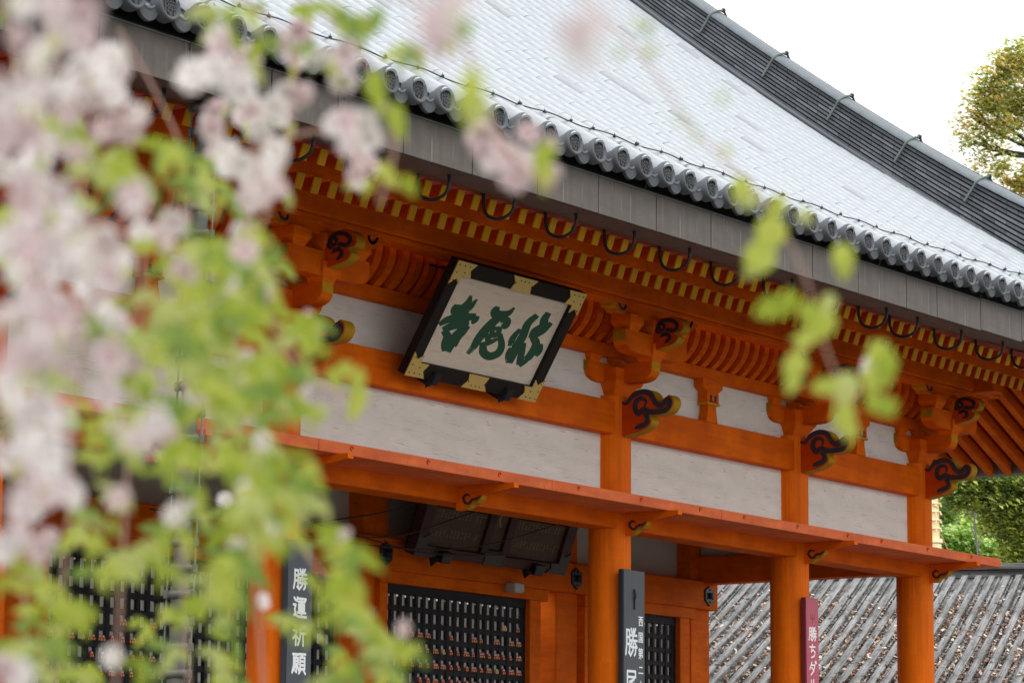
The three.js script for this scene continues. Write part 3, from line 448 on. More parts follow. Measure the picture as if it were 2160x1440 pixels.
// ---------------------------------------------------------------- name plaque
function panelUV(g, w, h) { const p = g.attributes.position, uv = new Float32Array(p.count * 2); for (let i = 0; i < p.count; i++) { uv[2 * i] = p.getX(i) / w + 0.5; uv[2 * i + 1] = p.getY(i) / h + 0.5; } g.setAttribute('uv', new THREE.BufferAttribute(uv, 2)); return g; }
{
  // corners of the tilted front face, measured on the hall
  const BL = V(-3.05, 4.893, 0.265), BRx = -1.43, TL = V(-3.05, 5.678, 0.741);
  const up = TL.clone().sub(BL), H = up.length(), W = BRx - BL.x; up.normalize();
  const nrm = V(1, 0, 0).cross(up).normalize();
  const g = group('name_plaque'); tag(g, 'white name plaque with three green brushed characters, tilted out over the middle bay', 'plaque');
  g.quaternion.setFromRotationMatrix(new THREE.Matrix4().makeBasis(V(1, 0, 0), up, nrm));
  g.position.copy(BL).addScaledVector(V(1, 0, 0), W / 2).addScaledVector(up, H / 2);
  const fw = 0.115, iw = W - 2 * fw, ih = H - 2 * fw;
  const face = canvasTex(1024, 820, (c, w, h) => {
    c.fillStyle = '#d9cdbb'; c.fillRect(0, 0, w, h);
    const r = rng(33); for (let i = 0; i < 900; i++) { c.fillStyle = `rgba(${r() < 0.5 ? '120,100,80' : '255,250,240'},${0.02 + 0.03 * r()})`; c.beginPath(); c.ellipse(r() * w, r() * h, 5 + 50 * r(), 2 + 18 * r(), 0, 0, 7); c.fill(); }
    c.strokeStyle = 'rgba(80,60,50,.35)'; c.lineWidth = 1.2; for (let i = 0; i < 26; i++) { let x = r() * w, y = r() * h; c.beginPath(); c.moveTo(x, y); for (let k = 0; k < 3; k++) c.lineTo(x += (r() - 0.5) * 34, y += (r() - 0.5) * 16); c.stroke(); }
    // the strokes were measured on a slanted view of the board; this squares them up
    const q = [[640, 225], [1625, 465], [1262, 1250], [240, 1050]];
    const inv = (x, y) => { let u = 0.5, v = 0.5; for (let k = 0; k < 12; k++) { const f = (i) => (1 - u) * (1 - v) * q[0][i] + u * (1 - v) * q[1][i] + u * v * q[2][i] + (1 - u) * v * q[3][i]; const ex = x - f(0), ey = y - f(1), a = (1 - v) * (q[1][0] - q[0][0]) + v * (q[2][0] - q[3][0]), b = (1 - u) * (q[3][0] - q[0][0]) + u * (q[2][0] - q[1][0]), d = (1 - v) * (q[1][1] - q[0][1]) + v * (q[2][1] - q[3][1]), e = (1 - u) * (q[3][1] - q[0][1]) + u * (q[2][1] - q[1][1]), D = a * e - b * d; u += (ex * e - b * ey) / D; v += (a * ey - ex * d) / D; } return [u * w, v * h]; };
    const S = (w0, w1, ...p) => {                                      // a brush stroke whose width runs from w0 to w1
      const pts = []; for (let i = 0; i < p.length; i += 2) { const a = inv(p[i], p[i + 1]); pts.push(V(a[0], a[1], 0)); }
      const cv = new THREE.CatmullRomCurve3(pts), L = cv.getLength(), n = Math.ceil(L / 3); const off = Array.from({ length: 9 }, () => r());
      for (let i = 0; i <= n; i++) { const t = i / n, a = cv.getPoint(t), d = cv.getTangent(t), ww = 1.14 * lerp(w0, w1, t) * (0.8 + 0.3 * Math.sin(t * Math.PI)); for (let k = 0; k < 9; k++) { if (off[k] > 0.72 && t > 0.55 + off[k] * 0.3 && (k < 2 || k > 6)) continue; const o = (k - 4) / 8; c.beginPath(); c.arc(a.x - d.y * o * ww, a.y + d.x * o * ww, Math.max(1.5, ww * 0.09), 0, 7); c.fill(); } }
    };
    c.fillStyle = '#0b4a2f';
    // left character
    S(24, 92, 738, 418, 710, 490, 660, 560, 625, 600); S(70, 80, 628, 510, 612, 560, 625, 600); S(18, 50, 790, 450, 740, 510, 690, 560);
    S(36, 66, 448, 700, 520, 655, 640, 622, 770, 610); S(60, 20, 775, 610, 760, 650, 738, 682);
    S(54, 44, 480, 750, 560, 712, 690, 690); S(84, 60, 655, 610, 650, 700, 610, 770); S(66, 60, 690, 700, 640, 760, 600, 800, 560, 880, 520, 955); S(48, 56, 485, 760, 515, 810, 495, 880, 490, 945);
    // middle character
    S(20, 76, 1124, 518, 1070, 570, 1000, 590, 950, 590); S(40, 70, 972, 514, 950, 560, 960, 600); S(46, 44, 1000, 640, 1055, 640, 1040, 690, 1005, 700);
    S(70, 36, 975, 615, 890, 700, 800, 810, 745, 900, 690, 965); S(30, 38, 905, 730, 985, 720, 960, 770, 880, 800, 890, 850, 960, 815); S(36, 26, 800, 880, 880, 860, 950, 830); S(44, 58, 985, 770, 1000, 880, 970, 950, 890, 985, 835, 950, 830, 890); S(30, 24, 940, 700, 900, 790, 850, 860);
    // right character
    S(52, 58, 1437, 560, 1400, 620, 1385, 690, 1310, 740, 1280, 800); S(50, 58, 1330, 585, 1250, 660, 1200, 780, 1135, 900, 1095, 985, 1070, 1040); S(30, 46, 1172, 720, 1110, 800, 1075, 880); S(40, 56, 1462, 655, 1390, 730, 1300, 790, 1322, 850, 1290, 930, 1230, 1010, 1165, 1065); S(30, 52, 1215, 850, 1185, 950, 1165, 1055); S(26, 44, 1372, 855, 1358, 915, 1318, 965); S(40, 50, 1090, 900, 1070, 960, 1068, 1040);
    c.strokeStyle = 'rgba(170,60,40,.6)'; c.lineWidth = 2; for (let i = 0; i < 5; i++) { c.beginPath(); c.moveTo(w * 0.945, h * (0.13 + 0.022 * i)); c.lineTo(w * 0.957, h * (0.138 + 0.022 * i)); c.stroke(); } c.strokeStyle = 'rgba(90,80,60,.6)'; c.strokeRect(w * 0.015, h * 0.63, 16, 60); c.strokeRect(w * 0.013, h * 0.75, 24, 46);
  });
  const fp = new THREE.BoxGeometry(iw, ih, 0.02); mesh('board', panelUV(fp, iw, ih), std({ map: face, roughness: 0.7 }), g).position.z = -0.04;
  const rail = (w, h, x, y, n) => { const m = mesh(n, boxUV(new RoundedBoxGeometry(w, h, 0.075, 2, 0.01)), M.blackWood, g); m.position.set(x, y, -0.0375); };
  rail(W, fw, 0, H / 2 - fw / 2, 'frame_rail'); rail(W, fw, 0, -H / 2 + fw / 2, 'frame_rail'); rail(fw, ih, -W / 2 + fw / 2, 0, 'frame_rail'); rail(fw, ih, W / 2 - fw / 2, 0, 'frame_rail');
  mesh('back_board', box(-W / 2 + 0.03, W / 2 - 0.03, -H / 2 + 0.03, H / 2 - 0.03, -0.085, -0.065, 0.004), M.blackWood, g);
  // gilt fittings with notched ends
  const L1 = 0.22, L2 = 0.18, f = fw - 0.006;
  const corner = shapeOf([[0, 0], [L1, 0], [L1 - 0.045, -f * 0.5], [L1 - 0.01, -f], [f, -f], [f, -L2 + 0.01], [f * 0.55, -L2 + 0.05], [0, -L2]]);
  const cg = boxUV(extrude(corner, 0.006, 0.002)), cg2 = boxUV(extrude(shapeOf([[0, 0], [L1, 0], [L1 - 0.045, -f * 0.5], [L1 - 0.01, -f], [f, -f], [f, -L2 + 0.01], [f * 0.55, -L2 + 0.05], [0, -L2]].map(([x, y]) => [-x, y]).reverse()), 0.006, 0.002));
  const mid = boxUV(extrude(shapeOf([[-0.15, 0], [0.15, 0], [0.1, -f * 0.5], [0.12, -f], [-0.12, -f], [-0.1, -f * 0.5]]), 0.006, 0.002));
  for (const [sx, sy] of [[-1, 1], [1, 1], [1, -1], [-1, -1]]) {
    const k = mesh('corner_fitting', sx * sy < 0 ? cg : cg2, M.gold, g); k.position.set(sx * (W / 2 - 0.003), sy * (H / 2 - 0.003), 0.001); k.rotation.z = sy < 0 ? Math.PI : 0;
    for (const [ax, ay] of [[0.03, 0.03], [0.09, 0.03], [0.15, 0.03], [0.03, 0.09], [0.12, 0.08], [0.2, 0.05], [0.03, 0.15]]) mesh('nail', new THREE.SphereGeometry(0.0055, 6, 5), M.iron, g).position.set(sx * (W / 2 - ax), sy * (H / 2 - ay), 0.01);
  }
  for (const sy of [1, -1]) { const k = mesh('middle_fitting', mid, M.gold, g); k.position.set(0.02, sy * (H / 2 - 0.003), 0.001); k.rotation.z = sy < 0 ? Math.PI : 0; for (const ax of [-0.1, -0.05, 0, 0.05, 0.1]) mesh('nail', new THREE.SphereGeometry(0.0055, 6, 5), M.iron, g).position.set(ax + 0.02, sy * (H / 2 - (Math.abs(ax) > 0.06 ? 0.055 : 0.03)), 0.01); }
  for (const x of [-0.48, 0.42]) { const b = mesh('iron_rest', join([new RoundedBoxGeometry(0.1, 0.13, 0.07, 1, 0.012).translate(0, 0.02, 0), new THREE.ConeGeometry(0.045, 0.07, 4).rotateX(Math.PI).translate(-0.03, -0.075, -0.03), new RoundedBoxGeometry(0.05, 0.05, 0.25, 1, 0.01).translate(-0.03, -0.05, -0.12)]), M.black, g); b.position.set(x, -H / 2 + 0.01, 0.015); b.scale.setScalar(0.72); }
  mesh('hanging_bar', tube([V(-0.5, H / 2 - 0.1, -0.13), V(-0.5, H / 2 - 0.2, -0.45)], 0.012, 4, 6), M.iron, g); mesh('hanging_bar', tube([V(0.5, H / 2 - 0.1, -0.13), V(0.5, H / 2 - 0.2, -0.45)], 0.012, 4, 6), M.iron, g);
}
// ---------------------------------------------------------------- old framed tablet under the ledge
{
  const BL = V(0.17, 3.984, -2.09), TLp = V(0.17, 4.389, -1.94), up = TLp.clone().sub(BL).normalize(), W = 2.24, H = 0.98;
  const g = group('framed_tablet'); tag(g, 'old dark framed tablet with faded rows of writing above the middle lattice door', 'tablet');
  g.quaternion.setFromRotationMatrix(new THREE.Matrix4().makeBasis(V(1, 0, 0), up, V(1, 0, 0).cross(up).normalize()));
  g.position.copy(BL).addScaledVector(V(1, 0, 0), W / 2).addScaledVector(up, H / 2);
  const plum = std({ color: lin(0.05, 0.012, 0.012), roughness: 0.6 }), fittings = std({ color: lin(0.05, 0.05, 0.045), roughness: 0.5, metalness: 0.3 });
  const leafTex = canvasTex(512, 400, (c, w, h) => {
    const r = rng(8); c.fillStyle = '#5a4c3c'; c.fillRect(0, 0, w, h); for (let i = 0; i < 500; i++) { c.fillStyle = `rgba(${r() < 0.5 ? '30,24,18' : '120,104,80'},.09)`; c.fillRect(r() * w, r() * h, 3 + 9 * r(), 20 + 90 * r()); }
    c.strokeStyle = 'rgba(196,172,120,.75)'; for (let row = 0; row < 2; row++) for (let i = 0; i < 15; i++) for (let k = 0; k < 3; k++) { const x = 14 + i * 33, y = 28 + row * 195 + k * 26; if (r() < 0.25) continue; c.lineWidth = 2.5; c.beginPath(); c.moveTo(x + r() * 8, y); c.lineTo(x + 14 + r() * 8, y + 2); c.moveTo(x + 8, y); c.lineTo(x + 4 + r() * 9, y + 20); c.moveTo(x + 2, y + 11); c.lineTo(x + 20, y + 10 + r() * 6); c.stroke(); }
  });
  const pm = std({ map: leafTex, roughness: 0.75 });
  for (const [x0, x1, y0, y1] of [[-0.98, -0.2, -0.4, -0.06], [-0.98, -0.2, -0.04, 0.4], [0.2, 0.98, -0.4, -0.06], [0.2, 0.98, -0.04, 0.4], [-0.1, 0.1, -0.36, 0.4]]) { const w = x1 - x0, h = y1 - y0, q = panelUV(new RoundedBoxGeometry(w, h, 0.02, 1, 0.003), w, h); const m = mesh('tablet_panel', q, pm, g); m.position.set((x0 + x1) / 2, (y0 + y1) / 2, -0.045); }
  const rail = (x0, x1, y0, y1) => mesh('frame_rail', box(x0, x1, y0, y1, -0.1, 0.0, 0.008), plum, g);
  rail(-1.12, 1.12, -0.49, -0.4); rail(-1.12, 1.12, 0.4, 0.49); rail(-1.12, -0.98, -0.399, 0.399); rail(0.98, 1.12, -0.399, 0.399); rail(-0.2, -0.1, -0.399, 0.399); rail(0.1, 0.2, -0.399, 0.399); rail(-0.099, 0.099, -0.399, -0.36);
  for (const s of [-1, 1]) mesh('corner_fitting', boxUV(extrude(shapeOf([[0, 0], [s * 0.3, 0], [s * 0.24, 0.05], [s * 0.27, 0.095], [s * 0.145, 0.095], [s * 0.145, 0.2], [s * 0.07, 0.16], [0, 0.2]]), 0.006, 0.002)), fittings, g).position.set(-s * 1.122, -0.492, 0.001);
  mesh('middle_fitting', boxUV(extrude(shapeOf([[-0.16, 0.005], [-0.12, -0.04], [-0.14, -0.095], [0.14, -0.095], [0.12, -0.04], [0.16, 0.005], [0, 0.02]]), 0.006, 0.002)), fittings, g).position.set(0, -0.398, 0.001);
  for (const x of [-0.72, 0.65]) mesh('iron_rest', join([new RoundedBoxGeometry(0.13, 0.1, 0.08, 1, 0.01), new THREE.ConeGeometry(0.07, 0.09, 4).rotateX(Math.PI).translate(-0.1, -0.06, -0.03)]), M.iron, g).position.set(x, -0.47, 0.02);
  mesh('back_board', box(-1.1, 1.1, -0.47, 0.47, -0.13, -0.1, 0), M.dark, g);
  const rope = std({ color: lin(0.35, 0.28, 0.16), roughness: 0.9 });
  mesh('rope', tube([V(-0.1, 0.36, 0.02), V(-0.1, 0.1, 0.03), V(-0.08, -0.02, 0.03), V(-0.12, -0.06, 0.03), V(-0.08, -0.14, 0.03)], 0.009, 20, 5), rope, g);
  mesh('rope', tube([V(-0.88, 0.4, 0.02), V(-0.92, 0.16, 0.03), V(-0.86, 0.06, 0.03), V(-0.8, 0.16, 0.03), V(-0.86, 0.4, 0.02)], 0.007, 26, 5), rope, g);
}
// ---------------------------------------------------------------- hanging boards on the columns
function hangingBoard(name, label, x, w, top, bottom, z, bg, draw, side) {
  const h = top - bottom, g = tag(group(name, null, x, (top + bottom) / 2, z), label, 'signboard');
  const cw = Math.min(256, Math.floor(2000 * w / h)), t = canvasTex(cw, Math.round(cw * h / w), draw);
  const faceMat = std({ map: t, roughness: 0.5 });
  mesh('board', boxUV(new RoundedBoxGeometry(w, h, 0.045, 1, 0.005)), std({ color: bg, roughness: 0.5 }), g).position.z = -0.025;
  const p = new THREE.PlaneGeometry(w - 0.012, h - 0.012); mesh('board_face', p, faceMat, g).position.z = 0.001;
  if (side) { mesh('hook', tube([V(0, h / 2 - 0.15, 0.004), V(0, h / 2 - 0.2, 0.014), V(0, h / 2 - 0.24, 0.004)], 0.009, 10, 6), M.iron, g); mesh('hook_pin', new THREE.BoxGeometry(0.01, 0.08, 0.01).translate(0, h / 2 - 0.27, 0.006), M.iron, g); }
  return g;
}
hangingBoard('hanging_signboard', 'tall blue black board with white characters on the second clear column', 0.0, 0.31, 3.735, 1.7, 0.232, lin(0.02, 0.024, 0.034), (c, w, h) => {
  c.fillStyle = '#353b45'; c.fillRect(0, 0, w, h); const r = rng(3); for (let i = 0; i < 300; i++) { c.fillStyle = `rgba(${r() < 0.5 ? '0,0,0' : '160,170,190'},.025)`; c.fillRect(r() * w, 0, 2 + 6 * r(), h); }
  c.strokeStyle = '#dfe5e8'; const m = h / 2.035; ['nishi', 'koku', 'dai', 'two', 'ten'].forEach((g, i) => glyph(c, g, w * 0.7, m * (0.35 + i * 0.128), w * 0.24, m * 0.085, 8)); ['sho', 'bi'].forEach((g, i) => glyph(c, g, w * 0.08, m * (0.45 + i * 0.325), w * 0.56, m * 0.225, 17));
}, true);
hangingBoard('hanging_signboard', 'narrow faded red board with white characters on the third clear column', 2.82, 0.22, 3.712, 1.9, 0.222, lin(0.2, 0.02, 0.03), (c, w, h) => {
  c.fillStyle = '#b4485a'; c.fillRect(0, 0, w, h); const r = rng(4); for (let i = 0; i < 300; i++) { c.fillStyle = `rgba(${r() < 0.5 ? '90,10,30' : '230,160,170'},.03)`; c.fillRect(r() * w, r() * h * 0.8, 2 + 8 * r(), h * 0.3); }
  const m = h / 1.812; c.strokeStyle = '#4a1018'; c.lineWidth = 8; c.beginPath(); c.moveTo(w * 0.36, m * 0.135); c.lineTo(w * 0.36, m * 0.175); c.lineTo(w * 0.66, m * 0.175); c.lineTo(w * 0.66, m * 0.135); c.moveTo(w * 0.51, m * 0.135); c.lineTo(w * 0.51, m * 0.215); c.stroke();
  c.strokeStyle = '#eee6e6'; ['sho', 'chi', 'da', 'ru'].forEach((g, i) => glyph(c, g, w * 0.2, m * (0.245 + i * 0.148), w * 0.62, m * 0.122, 17));
});
hangingBoard('hanging_signboard', 'dark board with four large white characters on the column behind the blossom', -4.13, 0.27, 3.62, 1.7, 0.232, lin(0.02, 0.024, 0.034), (c, w, h) => {
  c.fillStyle = '#3a4149'; c.fillRect(0, 0, w, h); const m = h / 1.92; c.strokeStyle = '#dfe3e2'; ['sho', 'un', 'inoru', 'gan'].forEach((g, i) => glyph(c, g, w * 0.22, m * (0.185 + i * 0.19), w * 0.56, m * 0.145, 17));
});
hangingBoard('wall_notice_board', 'small dark board with pale writing low beside the left lattice door', -4.12, 0.26, 2.86, 2.0, -2.2, lin(0.03, 0.035, 0.04), (c, w, h) => {
  c.fillStyle = '#33393c'; c.fillRect(0, 0, w, h); c.strokeStyle = '#b9bfbc'; ['minami', 'sho', 'big'].forEach((g, i) => glyph(c, g, w * 0.2, h * (0.06 + i * 0.2), w * 0.34, h * 0.13, 9));
});
// ---------------------------------------------------------------- small lamps over the doors
for (const [x, label] of [[1.79, 'small white boxy lamp on the beam above the middle lattice door'], [-2.13, 'small white boxy lamp above the left lattice door, seen through the leaves']]) {
  const g = tag(group('wall_lamp', null, x, 3.83, ZI), label, 'lamp');
  mesh('lamp_body', boxUV(new RoundedBoxGeometry(0.15, 0.085, 0.11, 3, 0.018)), std({ color: lin(0.42, 0.42, 0.38), roughness: 0.45 }), g).position.z = 0.06;
  mesh('lamp_base', box(-0.05, 0.05, -0.03, 0.03, -0.02, 0.02, 0.004), M.plaster, g);
  mesh('lamp_lens', box(-0.06, 0.06, -0.046, -0.04, 0.02, 0.1, 0.002), std({ color: lin(0.6, 0.6, 0.55), roughness: 0.3 }), g);
}
// cables slung through the porch
const wireM = std({ color: lin(0.05, 0.035, 0.02), roughness: 0.6 });
[['thin dark cable sagging from the left of the porch to the ledge beam', [V(-1.6, 3.99, -1.6), V(-0.6, 4.05, -1.7), V(0.6, 4.38, -1.7)]], ['thin dark cable crossing in front of the framed tablet', [V(-3.2, 4.05, -2.0), V(-1.2, 3.98, -1.9), V(0.5, 4.05, -1.8), V(2.2, 4.48, -1.7)]], ['thin dark cable drooping along the inner beam', [V(-2.8, 4.2, -2.1), V(-1.0, 4.12, -2.1), V(0.2, 4.0, -2.0), V(1.4, 4.07, -1.9)]], ['thin dark cable rising steeply to the porch ceiling', [V(-1.4, 4.1, -1.9), V(-0.5, 4.28, -1.8), V(0.3, 4.55, -1.7)]]].forEach(([l, p]) => tag(mesh('hanging_cable', tube(p, 0.006, 30, 5), wireM), l, 'cable'));

// ---------------------------------------------------------------- round dolls sitting in the lattice
{
  const red = std({ color: lin(0.5, 0.03, 0.03), roughness: 0.45 }), gold = std({ color: lin(0.62, 0.4, 0.06), roughness: 0.45 }), pale = std({ color: lin(0.75, 0.68, 0.58), roughness: 0.6 }), black = M.ink;
  const bodyG = new THREE.LatheGeometry([[0.001, 0], [0.016, 0.001], [0.022, 0.012], [0.022, 0.026], [0.018, 0.04], [0.01, 0.05], [0.001, 0.053]].map((q) => new THREE.Vector2(q[0], q[1])), 12);
  const faceG = new THREE.SphereGeometry(0.013, 10, 6).scale(1, 0.9, 0.5).translate(0, 0.036, 0.0145);
  const trim = join([new THREE.BoxGeometry(0.008, 0.016, 0.004).translate(-0.01, 0.012, 0.0205), new THREE.BoxGeometry(0.008, 0.016, 0.004).translate(0.01, 0.012, 0.0205)]);
  const brow = join([new THREE.BoxGeometry(0.007, 0.003, 0.003).translate(-0.006, 0.039, 0.021), new THREE.BoxGeometry(0.007, 0.003, 0.003).translate(0.006, 0.039, 0.021)]);
  function makeDoll(mat) { const g = new THREE.Group(); for (const [n, q, m] of [['body', bodyG, mat], ['face', faceG, pale], ['gold_mark', trim, mat === gold ? pale : gold], ['brow', brow, black]]) { const p = new THREE.Mesh(q, m); p.name = n; p.castShadow = p.receiveShadow = true; g.add(p); } return g; }
  const protoR = makeDoll(red), protoG = makeDoll(gold), D = rng(77);
  const put = (door, where, col, row, n, isGold) => { for (let k = 0; k < n; k++) { const o = (isGold ? protoG : protoR).clone(); o.name = numbered('round_doll'); const x = door.x0 + col * door.p + 0.05 + (n > 1 ? (k - 0.5) * 0.034 : (D() - 0.5) * 0.03), y = 3.685 - (row + 1) * door.pv + 0.023; o.position.set(x, y, door.zf - 0.004); o.rotation.y = -0.35 + (D() - 0.5) * 0.5; o.scale.setScalar(0.9 + 0.15 * D());
    const N = ['one', 'two', 'three', 'four', 'five', 'six', 'seven', 'eight', 'nine', 'ten', 'eleven', 'twelve', 'thirteen', 'fourteen', 'fifteen', 'sixteen', 'seventeen', 'eighteen', 'nineteen', 'twenty', 'twenty-one'];
    tag(o, `small ${isGold ? 'gold' : 'red'} doll, ${n > 1 ? (k ? 'right of a pair, ' : 'left of a pair, ') : ''}row ${N[row]}, opening ${N[col]} of ${where} lattice door`, 'doll', `round dolls in the ${where} lattice door`); scene.add(o); } };
  const mid = { 1: [15, 17], 2: [3, 4, 5, 8, 11, 12, 14, 16, 17], 3: [1, 4, 5, 6, 7, 8, 9, 10, 11, 12, 13, 14, 15, 16, 17], 4: [2, 3, 4, 5, 6, 7, 8, 9, 10, 11, 12, 13, 14, 15, 16, 17], 5: [0, 1, 4, 5, 6, 7, 8, 9, 10, 11, 12, 13, 14, 15, 16, 17] };
  for (const r in mid) for (const c of mid[r]) put(doorM, 'middle', c, +r, D() < 0.5 ? 2 : 1, D() < 0.07);
  const left = { 2: [0], 3: [2, 4, 7, 8, 10], 4: [0, 2, 3, 4, 5, 6, 7, 8, 9, 10], 5: [0, 4, 5, 6, 7, 8, 9, 10, 18], 6: [0, 1, 2, 3, 4, 5, 6, 7, 8, 9, 10, 11, 18, 19, 20] };
  for (const r in left) for (const c of left[r]) put(doorL, 'left', c, +r, D() < 0.55 ? 2 : 1, D() < 0.07);
  for (const [c, r] of [[12, 4], [12, 5], [11, 5]]) put(doorR, 'right', c, r, 1, false);
}
// ---------------------------------------------------------------- rain chain at the left of the eave
{
  const g = tag(group('rain_chain'), 'bronze rain chain of stacked cups hanging from the gutter behind the blossom', 'rain chain');
  const a = V(-7.3, 5.74, 2.08), b = V(-7.32, 0.2, 1.9), bm = std({ color: lin(0.1, 0.1, 0.085), roughness: 0.5, metalness: 0.3 }), n = 38, side = V(0.58, 0, 0.81);
  const cup = new THREE.CylinderGeometry(0.052, 0.047, 0.146, 18, 1, true), ring = boxUV(new RoundedBoxGeometry(0.136, 0.058, 0.136, 2, 0.03)), lug = new RoundedBoxGeometry(0.03, 0.05, 0.03, 1, 0.006);
  for (let i = 0; i < n; i++) { const p = a.clone().lerp(b, (i + 0.5) / n); mesh('cup', cup, bm, g).position.copy(p); const r = mesh('ring', ring, bm, g); r.position.copy(p).add(V(0, 0.06, 0)); r.rotation.y = -0.95; for (const s of [-1, 1]) mesh('lug', lug, bm, r).position.set(s * 0.076, 0, 0); }
  for (const s of [-1, 1]) mesh('rod', tube([a.clone().addScaledVector(side, s * 0.074), b.clone().addScaledVector(side, s * 0.074)], 0.006, 2, 6), M.verdigris, g);
}
// ================================================================ BEHIND THE HALL
// low building with a weathered board roof, its ridge running away from the viewer
{
  const g = tag(group('boarded_roof_building'), 'low building with a weathered grey board roof littered with fallen leaves beyond the hall', 'building');
  const O = at(2085, 1219, 38), Q = rng(90), LEN = 6.2; g.position.copy(O); g.rotation.y = 0.35;
  const fall = (u) => 0.31 * u - 0.005 * u * u, slope = (u) => 0.31 - 0.01 * u;      // hollow curve of the roof, u metres out from the ridge
  const strip = (y0, y1, w, u0, u1) => { const a = [], b = []; for (let i = 0; i <= 9; i++) { const u = lerp(u0, u1, i / 9), n = Math.hypot(1, slope(u)); a.push([-u - slope(u) / n * y0, -fall(u) + y0 / n]); b.push([-u - slope(u) / n * y1, -fall(u) + y1 / n]); } return boxUV(extrude(shapeOf([...a, ...b.reverse()]), w).rotateZ(0)); };
  const boards = [0, 1, 2].map((i) => strip(-0.03, 0.004 * i, 0.168, 0.02, LEN)), battens = [0.085, 0.095, 0.075].map((w, i) => strip(-0.01, 0.042 + 0.007 * i, w, 0.02 + 0.03 * i, LEN - 0.1 * i)), thin = [0.022, 0.03].map((w) => strip(-0.01, 0.026, w, 0.06, LEN));
  for (let z = -9, i = 0; z < 5; z += 0.17, i++) {
    mesh('roof_board', boards[i % 3], M.greyWood[Math.floor(Q() * 4)], g).position.set(0, 0, z);
    const q = mesh('roof_batten', battens[Math.floor(Q() * 3)], M.greyWood[Math.floor(Q() * 4)], g); q.position.set(0, (Q() - 0.5) * 0.012, z + 0.01 + Q() * 0.015); q.rotation.y = (Q() - 0.5) * 0.008;
    if (Q() < 0.7) { const r = mesh('roof_strip', thin[i % 2], M.greyWood[Math.floor(Q() * 4)], g); r.position.set(0, 0, z + 0.118 + 0.02 * Q()); r.rotation.y = (Q() - 0.5) * 0.006; }
  }
  mesh('ridge_board', box(-0.05, 0.12, 0.0, 0.095, -9, 5, 0.008), M.greyWood[1], g);
  mesh('ridge_cap', box(-0.12, 0.2, 0.097, 0.125, -9, 5, 0.006), M.greyWoodDark, g);
  mesh('ridge_cap', box(-0.05, 0.12, 0.127, 0.18, -9, 5, 0.008), M.greyWood[0], g);
  mesh('wall', box(-LEN + 0.9, 0, -4.5, -fall(LEN) - 0.1, -8.8, 4.8, 0), M.plaster, g);
  // fallen leaves caught between the battens
  const lg = new THREE.CircleGeometry(0.021, 5).rotateX(-Math.PI / 2); lg.scale(1.4, 1, 0.8); const N = 28000, im = new THREE.InstancedMesh(lg, std({ color: 0xffffff, roughness: 0.9, side: THREE.DoubleSide }), N), d = new THREE.Object3D(), cols = [lin(0.52, 0.38, 0.25), lin(0.62, 0.5, 0.36), lin(0.44, 0.24, 0.17), lin(0.55, 0.38, 0.32), lin(0.7, 0.6, 0.47), lin(0.26, 0.14, 0.09)], drift = vnoise(8, 16);
  for (let i = 0; i < N;) {
    const u = 0.15 + (LEN - 0.2) * Q(), z = -9 + 14 * Q(), want = clamp((u - 0.4) / 2.4) * (0.45 + 1.1 * drift(u * 2.2, z * 1.7 + 40)) + 0.03; if (Q() > want) continue;
    const cell = Math.floor((z + 9) / 0.17), inGap = Q() < 0.93, zz = inGap ? -9 + cell * 0.17 + 0.105 + 0.065 * Q() : z;
    d.position.set(-u, -fall(u) + (inGap ? 0.008 + 0.03 * Q() : 0.062), zz); d.rotation.set((Q() - 0.5) * 1.2, Q() * 6, Math.atan(slope(u)) + (Q() - 0.5) * 1.2); d.scale.setScalar(0.6 + 0.75 * Q()); d.updateMatrix(); im.setMatrixAt(i, d.matrix); im.setColorAt(i, cols[Math.floor(Q() * cols.length)]); i++;
  }
  im.name = 'fallen_leaves'; im.userData.kind = 'stuff'; im.castShadow = im.receiveShadow = true; g.add(im);
}
